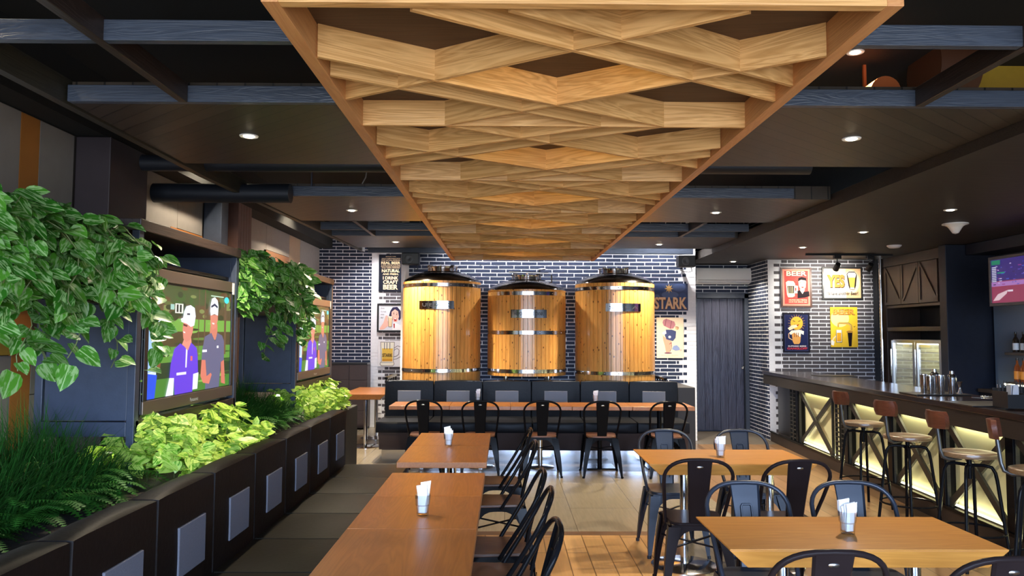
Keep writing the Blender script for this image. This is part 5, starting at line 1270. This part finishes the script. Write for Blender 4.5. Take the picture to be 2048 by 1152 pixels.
for a, c in spans:
    a += 0.035; c -= 0.035
    f = MB(); f.box(0.085, 0.098, a, c, 0.14, 0.865); f.build('light_panel', cream_p, bar)
    f = MB(); f.box(0.045, 0.065, a + 0.03, c - 0.03, 0.158, 0.17); f.build('light_strip', strip, bar)
    f = MB(); f.box(0.045, 0.065, a + 0.03, c - 0.03, 0.845, 0.857); f.build('light_strip', strip, bar)
    for z_, e_, rot_ in ((0.18, 0.45, (0, PI, 0)), (0.84, 0.42, (0, 0, 0))):
        d = bpy.data.lights.new('lamp', 'AREA'); d.shape = 'RECTANGLE'; d.size = 0.03; d.size_y = (c - a) - 0.08; d.energy = e_; d.color = (1.0, 0.93, 0.5)
        o = bpy.data.objects.new('lamp_light', d); COL.objects.link(o); o.parent = bar; o.location = (0.055, (a + c)/2, z_); o.rotation_euler = rot_
    for q_ in (a, c - 0.02):
        f = MB(); f.box(0.0, 0.03, q_, q_ + 0.02, 0.155, 0.865); f.build('edge_trim', brace_m, bar)
    for za, zb in ((0.16, 0.86), (0.86, 0.16)):
        f = MB(); f.bar((0.012 if za < zb else 0.028, a + 0.01, za), (0.012 if za < zb else 0.028, c - 0.01, zb), 0.062, 0.022, up=(1, 0, 0)); f.build('cross_brace', brace_m, bar)
for ya in (3.14, 3.32, 4.86, 5.0):
    f = MB(); f.box(0.0, 0.03, ya, ya + 0.012, 0.13, 0.865); f.box(0.0, 0.03, ya + 0.13, ya + 0.142, 0.13, 0.865)
    for k in range(12): f.box(0.0, 0.028, ya, ya + 0.14, 0.18 + k * 0.055, 0.192 + k * 0.055)
    f.build('lattice', brace_m, bar)
f = MB(); f.box(0.085, 0.098, 3.14, 3.5, 0.14, 0.865); f.build('light_panel', cream_p, bar)
f = MB(); f.box(0.04, 0.06, 3.16, 3.48, 0.158, 0.17); f.build('light_strip', strip, bar)
def onbar(u, v, z=1.053):
    a = W(u, v, 1.0); t_ = (z - 1.6) / (a[1] - 1.6); return a[0] * t_, t_
x, y = onbar(1636, 744)
f = MB(); f.box(-0.25, 0.25, -0.16, 0.16, 0, 0.006)
tag(f.build('bar_mat', blk_plas, loc=(4.42, 10.35, 1.054), bevel=0.002), 'flat black mat lying at the far end of the bar counter', 'mat')

# bar stools
def stool(label, x, y, rz):
    t = thing('bar_stool', label, 'bar stool', (x, y, 0), rz, 'bar stools along the bar')
    f = MB(); f.lathe([(0.0, 0.752), (0.165, 0.752), (0.178, 0.757), (0.182, 0.77), (0.178, 0.785), (0.165, 0.789), (0.10, 0.786), (0.0, 0.783)], (0, 0, 0), 36, caps=False)
    f.build('seat', wood('stool_seat_wood', (0.11, 0.060, 0.028), (0.20, 0.12, 0.060), 'X', 1.3, 0.30, 0.15, coat=0.4), t, smooth=True)
    f = MB(); f.tube([(0, 0, 0.60), (0, 0, 0.75)], 0.017, 12); f.build('screw_column', black_metal, t, smooth=True)
    f = MB(); f.box(-0.13, 0.13, -0.02, 0.02, 0.742, 0.752); f.box(-0.02, 0.02, -0.13, 0.13, 0.742, 0.752); f.build('seat_bracket', black_metal, t)
    for k in range(4):
        a = PI/4 + k * PI/2; c, s = math.cos(a), math.sin(a)
        f = MB(); f.tube([(c*0.02, s*0.02, 0.695), (c*0.09, s*0.09, 0.70), (c*0.135, s*0.135, 0.69), (c*0.155, s*0.155, 0.655), (c*0.165, s*0.165, 0.60), (c*0.20, s*0.20, 0.30), (c*0.235, s*0.235, 0.0)], 0.012, 10)
        f.build('leg', black_metal, t, smooth=True)
    f = MB(); f.lathe([(0.03, 0.0), (0.03, 0.03)], (0, 0, 0.68), 14); f.build('hub', black_metal, t, smooth=True)
    f = MB(); f.tube([(0.212*math.cos(2*PI*i/28), 0.212*math.sin(2*PI*i/28), 0.245) for i in range(28)], 0.008, 8, closed=True); f.build('footrest_ring', black_metal, t, smooth=True)
    # back: stem on the -X side carrying a small wooden pad
    f = MB(); f.tube([(-0.06, 0, 0.742), (-0.16, 0, 0.738), (-0.20, 0, 0.755), (-0.215, 0, 0.80), (-0.235, 0, 0.97)], 0.013, 10); f.build('back_stem', plain('dull_iron', (0.10, 0.10, 0.10), 0.4, 0.8), t, smooth=True)
    g = MB(); vs = []; n = 10
    for rr, in ((0.245,), (0.275,)):
        for zq in (0.955, 0.99, 1.045, 1.075):
            for i in range(n + 1):
                q = -1 + 2*i/n; sq = 0.105 * (1 if 0.96 < zq < 1.06 else 0.85); vs.append((-rr + 0.035 * q * q - (zq - 0.95) * 0.12, q * sq, zq))
    m_ = n + 1; fs = []
    for L_ in (0, 1):
        for j in range(3):
            for i in range(n):
                o = L_*4*m_ + j*m_ + i; q = (o, o+1, o+m_+1, o+m_); fs.append(q if L_ == 0 else q[::-1])
    for i in range(n): fs += [(i, 4*m_+i, 4*m_+i+1, i+1), (3*m_+i, 3*m_+i+1, 7*m_+i+1, 7*m_+i)]
    for j in range(3): fs += [(j*m_, (j+1)*m_, 4*m_+(j+1)*m_, 4*m_+j*m_), (j*m_+n, 4*m_+j*m_+n, 4*m_+(j+1)*m_+n, (j+1)*m_+n)]
    g.add(vs, fs); g.build('back_pad', wood('red_brown_pad', (0.060, 0.018, 0.009), (0.12, 0.036, 0.018), 'Y', 1.0, 0.3, 0.1), t, smooth=True, angle=50)
    return t
s1 = stool('farthest bar stool, wood seat and dark back pad, before the second panel', 3.37, 7.28, math.radians(12))
dup(s1, (3.285, 6.32, 0), math.radians(22), 'second farthest bar stool with an orange brown back pad')
dup(s1, (3.26, 5.44, 0), math.radians(6), 'third bar stool with a red brown pad against the bar fascia')
dup(s1, (3.29, 4.74, 0), math.radians(-38), 'nearest bar stool, cut by the right edge of the photo')

# things on the bar
tray = MB(); tray.box(-0.25, 0.25, -0.16, 0.16, 0, 0.012)
TX, TY = onbar(1876, 787)
tag(tray.build('bar_tray', blk_plas, loc=(TX, TY + 0.05, 1.054), bevel=0.003), 'black tray under the steel shakers on the bar', 'tray')
def shaker(dx, dy, h, r_, label, cap):
    f = MB(); f.lathe([(r_ * 0.78, 0), (r_ * 0.8, 0.003), (r_, h), (r_ * 0.96, h), (r_ * 0.76, 0.006), (0, 0.006)], (0, 0, 0), 24, caps=False)
    o = f.build('cocktail_shaker', chrome, smooth=True, loc=(TX + dx, TY + dy, 1.067), angle=50); tag(o, label, 'cocktail shaker', 'steel shakers on the bar tray')
    if cap:
        g = MB(); g.lathe([(r_, h - 0.002), (r_ * 0.9, h + 0.02), (r_ * 0.5, h + 0.035), (r_ * 0.45, h + 0.06), (0, h + 0.062)], (0, 0, 0), 24, caps=False); g.build('cap', chrome, o, smooth=True)
for q in ((-0.10, -0.06, 0.165, 0.036, 'steel shaker tin at the left end of the tray', False), (-0.085, 0.07, 0.17, 0.036, 'steel shaker tin at the rear left of the tray', False), (0.0, -0.05, 0.17, 0.040, 'tall steel shaker tin in the middle of the tray front', False),
          (0.025, 0.09, 0.16, 0.040, 'steel shaker with a domed cap at the rear of the tray', True), (0.09, -0.08, 0.15, 0.038, 'steel shaker with a domed cap at the tray front', True)): shaker(*q)
f = MB(); f.lathe([(0.022, 0.0), (0.008, 0.05), (0.008, 0.055), (0.022, 0.11), (0.020, 0.11), (0.006, 0.056), (0.0, 0.05)], (0, 0, 0), 20, caps=False)
tag(f.build('jigger', chrome, smooth=True, loc=(TX + 0.19, TY - 0.03, 1.067)), 'slim steel jigger at the right end of the shaker tray', 'jigger')
tray2 = MB(); tray2.box(-0.33, 0.33, -0.22, 0.22, 0, 0.010)
BX, BY = onbar(1995, 806)
tag(tray2.build('bar_mat', blk_plas, loc=(BX, BY, 1.054), bevel=0.003), 'black bar mat under the strainer and the tumbler', 'mat')
f = MB(); f.lathe([(0.0, 0.012), (0.04, 0.010), (0.043, 0.006), (0.045, 0.0)], (0, 0, 0), 20, caps=False); f.bar((-0.04, 0, 0.005), (-0.13, 0.0, 0.010), 0.012, 0.006)
f.tube([(0.045*math.cos(2*PI*i/24), 0.045*math.sin(2*PI*i/24), 0.012 + 0.006 * (i % 2)) for i in range(24)], 0.004, 5, closed=True)
sx_, sy_ = onbar(1975, 793, 1.07)
tag(f.build('strainer', brushed, smooth=True, loc=(sx_, sy_, 1.066)), 'steel cocktail strainer lying on the bar mat', 'strainer')
gx, gy = onbar(2004, 797, 1.066)
r = thing('iced_drink', 'clear tumbler with pale brown liquid beside the black organizer', 'glass', (gx, gy, 1.065))
f = MB(); f.lathe([(0.0, 0.002), (0.026, 0), (0.033, 0.13), (0.031, 0.13), (0.0245, 0.006), (0.0, 0.006)], (0, 0, 0), 20, caps=False); f.build('tumbler', m_glass, r, smooth=True)
f = MB(); f.lathe([(0.0, 0.008), (0.0235, 0.008), (0.027, 0.055), (0.0, 0.055)], (0, 0, 0), 20, caps=False); f.build('liquid', plain('tea_liquid', (0.35, 0.18, 0.11), 0.2), r, smooth=True)
ox, oy = onbar(2045, 812, 1.066)
r = thing('bar_organizer', 'black bar caddy full of straws and small tools at the right edge', 'caddy', (ox, oy + 0.05, 1.065))
f = MB(); f.box(-0.13, 0.13, -0.09, -0.085, 0, 0.10); f.box(-0.13, 0.13, 0.085, 0.09, 0, 0.14); f.box(-0.13, -0.125, -0.085, 0.085, 0, 0.12); f.box(0.125, 0.13, -0.085, 0.085, 0, 0.12); f.box(-0.125, 0.125, -0.085, 0.085, 0, 0.005); f.box(-0.003, 0.003, -0.085, 0.085, 0.005, 0.11); f.build('box', blk_plas, r)
rr_ = random.Random(3); f = MB()
for i in range(26):
    a, b_ = rr_.uniform(-0.11, 0.11), rr_.uniform(-0.07, 0.07); f.tube([(a, b_, 0.01), (a + rr_.uniform(-.02, .02), b_ + rr_.uniform(-.02, .02), rr_.uniform(0.15, 0.21))], 0.003, 5)
f.build('straws', plain('dark_straws', (0.03, 0.03, 0.035), 0.4), r, kind='stuff')
f = MB(); f.box(-0.08, -0.02, -0.05, 0.0, 0.05, 0.17); f.build('napkin_stack', plain('pale_box', (0.45, 0.45, 0.48), 0.4), r)

# ================================================================== BACK BAR
bb_wood = wood('back_bar_brown', (0.030, 0.017, 0.012), (0.050, 0.028, 0.020), 'Z', 0.8, 0.45, 0.15)
xf = 5.72       # face plane of the tall unit, facing -X
r = thing('tall_cabinet', 'tall brown timber cabinet with crossed doors above the glass fridge', 'cabinet', (xf, 10.8, 0))
def bx(y0_, y1_, z0_, z1_, name, mat, x0_=0.0, x1_=0.5, par=None, bev=0.003):
    f = MB(); f.box(x0_, x1_, y0_ - 10.8, y1_ - 10.8, z0_, z1_); return f.build(name, mat, par or r, bevel=bev)
bx(9.90, 11.62, 2.62, 2.755, 'cornice', dark_frame, -0.03)
bx(9.90, 10.06, 0.0, 2.62, 'side_panel', bb_wood); bx(11.50, 11.62, 0, 2.62, 'side_panel', bb_wood)
bx(10.06, 11.50, 2.0, 2.04, 'shelf', bb_wood); bx(10.06, 11.50, 1.66, 1.72, 'shelf', bb_wood, -0.01); bx(9.9, 11.62, 0, 2.62, 'back_panel', blk_plas, 0.5, 0.515)
for k, (ya, yb) in enumerate(((10.07, 10.54), (10.545, 11.015), (11.02, 11.49))):
    d_ = bx(ya, yb, 2.045, 2.615, 'door', bb_wood, -0.02, 0.0)
    f = MB(); s_ = -1 if k % 2 else 1
    a_, b_ = (ya + 0.04, yb - 0.04) if s_ > 0 else (yb - 0.04, ya + 0.04)
    f.bar((-0.026, a_ - 10.8, 2.09), (-0.026, b_ - 10.8, 2.58), 0.035, 0.012, up=(1, 0, 0))
    f.box(-0.032, -0.02, ya - 10.8 + 0.003, ya - 10.8 + 0.04, 2.05, 2.61); f.box(-0.032, -0.02, yb - 10.8 - 0.04, yb - 10.8 - 0.003, 2.05, 2.61); f.box(-0.032, -0.02, ya - 10.8 + 0.04, yb - 10.8 - 0.04, 2.05, 2.09)
    f.build('door_batten', bb_wood, d_)
# fridge
fr = thing('glass_fridge', 'two door glass fridge lit inside, under the tall brown cabinet', 'fridge', (xf + 0.03, 10.78, 0.0))
f = MB(); f.box(0.02, 0.45, -0.66, 0.66, 0.86, 1.52); 
f = MB(); f.box(0.02, 0.45, -0.66, 0.66, 1.50, 1.54); f.box(0.02, 0.45, -0.66, 0.66, 0.84, 0.88); f.box(0.43, 0.45, -0.66, 0.66, 0.88, 1.50); f.box(0.02, 0.43, -0.66, -0.64, 0.88, 1.5); f.box(0.02, 0.43, 0.64, 0.66, 0.88, 1.5)
f.build('cabinet', white_pl, fr)
f = MB(); f.box(0.02, 0.45, -0.66, 0.66, 0.0, 0.84); f.build('base', blk_plas, fr)
f = MB(); f.box(0.41, 0.43, -0.62, 0.62, 0.88, 1.5); f.build('lit_back', plain('fridge_inner', (0.75, 0.73, 0.5), 0.4), fr)
f = MB(); f.box(0.05, 0.08, -0.6, 0.6, 1.47, 1.495); f.build('inner_lamp', emis('fridge_lamp', (1.0, 0.97, 0.7), 4.0, (0.8, 0.8, 0.8)), fr)
d = bpy.data.lights.new('lamp', 'AREA'); d.shape = 'RECTANGLE'; d.size = 0.05; d.size_y = 1.1; d.energy = 4.5; d.color = (1.0, 0.95, 0.62)
o = bpy.data.objects.new('lamp_light', d); COL.objects.link(o); o.parent = fr; o.location = (0.10, 0, 1.46); o.rotation_euler = (0, math.radians(-20), 0)
for ya, yb in ((-0.655, -0.01), (0.01, 0.655)):
    f = MB(); f.box(-0.01, 0.02, ya, ya + 0.05, 0.85, 1.53); f.box(-0.01, 0.02, yb - 0.05, yb, 0.85, 1.53); f.box(-0.01, 0.02, ya + 0.05, yb - 0.05, 1.49, 1.53); f.box(-0.01, 0.02, ya + 0.05, yb - 0.05, 0.85, 0.89)
    dd = f.build('door', brushed, fr)
    f = MB(); f.box(0.0, 0.006, ya + 0.05, yb - 0.05, 0.89, 1.49); f.build('pane', m_glass, dd)
    f = MB(); f.bar((-0.03, yb - 0.03, 1.0), (-0.03, yb - 0.03, 1.4), 0.015, 0.015); f.build('handle', chrome, dd)
for zq in (1.0, 1.12, 1.24, 1.36):
    f = MB()
    for k in range(30): f.bar((0.06, -0.62 + k * 0.0427, zq), (0.40, -0.62 + k * 0.0427, zq), 0.004, 0.004)
    f.bar((0.06, -0.63, zq), (0.06, 0.63, zq), 0.008, 0.008); f.build('wire_rack', brushed, fr)
# steel pipe and dark boards between poster wall and cabinet
f = MB(); f.box(5.66, 5.74, 11.64, 11.79, 0, 2.755); struct(f.build('column', wall_dark))
f = MB(); f.tube([(5.66, 11.55, 0.0), (5.66, 11.55, 2.755)], 0.025, 16); tag(f.build('steel_pipe', chrome, smooth=True), 'vertical polished steel pipe beside the poster wall', 'pipe')
f = MB(); f.box(5.60, 6.25, 9.72, 9.88, 0, 2.755); struct(f.build('column', navy, bevel=0.005))
f = MB(); f.box(5.85, 6.25, 4.0, 9.70, 2.62, 2.755); struct(f.build('beam', navy, bevel=0.005))
# back shelves
sh_w = wood('back_shelf', (0.02, 0.016, 0.014), (0.04, 0.03, 0.025), 'Y', 0.8, 0.35, 0.1)
r = thing('back_bar_shelves', 'dark wall shelves behind the bar holding rows of bottles', 'shelf', (6.0, 7.5, 0))
f = MB(); f.box(0.15, 0.24, -3.5, 2.15, 0.95, 2.0); f.build('back_board', plain('blue_lit_board', (0.18, 0.25, 0.36), 0.35), r)  # blue light falling on the wall is put into this board's colour
SHZ = (1.405, 1.06)
for zq in SHZ:
    f = MB(); f.box(-0.12, 0.15, -3.5, 1.55, zq - 0.03, zq); f.build('shelf_board', sh_w, r, bevel=0.003)
f = MB(); f.box(-0.124, -0.112, -3.5, 1.57, 1.025, 1.04); f.build('light_strip', strip, r)
d = bpy.data.lights.new('lamp', 'AREA'); d.shape = 'RECTANGLE'; d.size = 0.03; d.size_y = 4.6; d.energy = 7; d.color = (1.0, 0.9, 0.35)
o = bpy.data.objects.new('lamp_light', d); COL.objects.link(o); o.parent = r; o.location = (0.08, -0.95, 1.09); o.rotation_euler = (0, PI, 0)
f = MB(); f.bar((0.12, 0.95, 1.41), (0.12, 0.95, 1.95), 0.012, 0.012); f.build('upright', brushed, r)
f = MB(); f.box(-0.05, 0.24, -3.5, 2.15, 0, 0.90); f.build('base_cabinet', blk_plas, r)
f = MB(); f.box(-0.08, 0.24, -3.5, 2.15, 0.90, 0.94); f.build('counter', sh_w, r)
def bottle(loc_, label, group, glass, lab_col, h=0.27):
    t = thing('bottle', label, 'bottle', loc_, 0, group)
    f = MB(); f.lathe([(0.033, 0), (0.035, 0.01), (0.035, h * 0.58), (0.022, h * 0.70), (0.0125, h * 0.76), (0.0125, h * 0.95), (0.0, h * 0.95)], (0, 0, 0.0005), 16); f.build('body', glass, t, smooth=True)
    f = MB(); f.lathe([(0.0356, h * 0.12), (0.0356, h * 0.45)], (0, 0, 0), 16, caps=False); f.build('label', lab_col, t, smooth=True)
    f = MB(); f.lathe([(0.0145, h * 0.90), (0.0145, h), (0, h)], (0, 0, 0), 12); f.build('cap', blk_plas, t, smooth=True)
    return t
amber = plain('amber_glass', (0.24, 0.055, 0.012), 0.1, coat=0.5); dkg = plain('dark_bottle_glass', (0.03, 0.018, 0.012), 0.1, coat=0.5)
olab = plain('orange_label', (0.75, 0.30, 0.05), 0.5); rlab = plain('red_label', (0.55, 0.06, 0.04), 0.5)
b1 = bottle((6.0, 9.02, SHZ[0] + 0.001), 'dark bottle with a white label on the upper back shelf', 'dark bottles on the upper shelf', dkg, paper, 0.24)
for i in range(1, 22): dup(b1, (6.0 + 0.02 * (i % 2), 9.02 - i * 0.105, SHZ[0] + 0.001))
b2 = bottle((5.98, 8.98, SHZ[1] + 0.001), 'amber bottle with an orange label at the left end of the lower shelf', None, amber, olab, 0.28)
dup(b2, (5.98, 8.87, SHZ[1] + 0.001), None, 'second amber bottle with an orange label from the left end of the lower shelf')
b3 = bottle((5.98, 8.76, SHZ[1] + 0.001), 'amber bottle with a red label on the lower back shelf', 'red labelled bottles on the lower shelf', amber, rlab, 0.29)
for i in range(1, 20): dup(b3, (5.98 + 0.02 * (i % 3), 8.76 - i * 0.105, SHZ[1] + 0.001))
# wall television at the right edge
def right_tv():
    yA = 5.5 * 1540 / 976; Lg = 1.15; zt, zb = 2.485, 1.93; H = zt - zb
    r = thing('television', 'wall television at the right edge showing a purple and red picture', 'television', (5.5, yA - Lg/2, zb), -PI/2)
    f = MB(); f.box(-Lg/2, Lg/2, 0.0, 0.06, 0, H); f.build('casing', blk_plas, r, bevel=0.004)
    f = MB(); w = 0.035
    f.box(-Lg/2, Lg/2, -0.012, 0.0, H - w, H); f.box(-Lg/2, Lg/2, -0.012, 0, 0, w); f.box(-Lg/2, -Lg/2 + w, -0.012, 0, w, H - w); f.box(Lg/2 - w, Lg/2, -0.012, 0, w, H - w)
    f.build('bezel', plain('grey_bezel', (0.10, 0.10, 0.12), 0.4, 0.3), r, bevel=0.003)
    f = MB(); f.bar((0.3, 0.06, H/2), (0.3, 0.55, H/2), 0.04, 0.04); f.bar((-0.3, 0.06, H/2), (-0.3, 0.55, H/2), 0.04, 0.04); f.build('wall_arm', blk_plas, r)
    X0, X1, Z0, Z1 = -Lg/2 + w, Lg/2 - w, w, H - w; mats = []; mb = MB()
    def P(pts, c, lay):
        m_ = screen(*c, s=0.5)
        if m_ not in mats: mats.append(m_)
        mb.add([(X0 + s*(X1-X0), -0.002 - lay*0.0004 - len(mb.f)*0.00002, Z1 - t*(Z1-Z0)) for s, t in pts], [tuple(range(len(pts)))], mats.index(m_))
    def R(a, b_, c, d, col_, lay): P([(a, c), (a, d), (b_, d), (b_, c)], col_, lay)
    R(0, 1, 0, .5, (56, 44, 120), 0); R(0, 1, .5, 1, (150, 60, 92), 0); R(0, 1, .52, .62, (170, 120, 190), 1)
    q = random.Random(9)
    for i in range(60):
        s, t = q.random(), q.uniform(.05, .6); R(s, s + q.uniform(.01, .05), t, t + .02, q.choice([(90, 80, 190), (200, 190, 230), (40, 30, 80), (150, 60, 140), (60, 90, 200)]), 2)
    R(.01, .15, .02, .12, (26, 130, 96), 3); R(.01, .09, .16, .52, (70, 66, 120), 3)
    for i in range(9): R(.015, .085, .17 + i*.04, .19 + i*.04, (210, 210, 236), 4)
    R(.10, .22, .30, .33, (40, 150, 120), 3); P([(.02, .95), (.10, .80), (.26, .72), (.24, .80), (.12, .94)], (226, 196, 206), 3)
    R(.26, .34, .72, .76, (232, 220, 236), 4)
    mb.build('screen', mats, r)
right_tv()
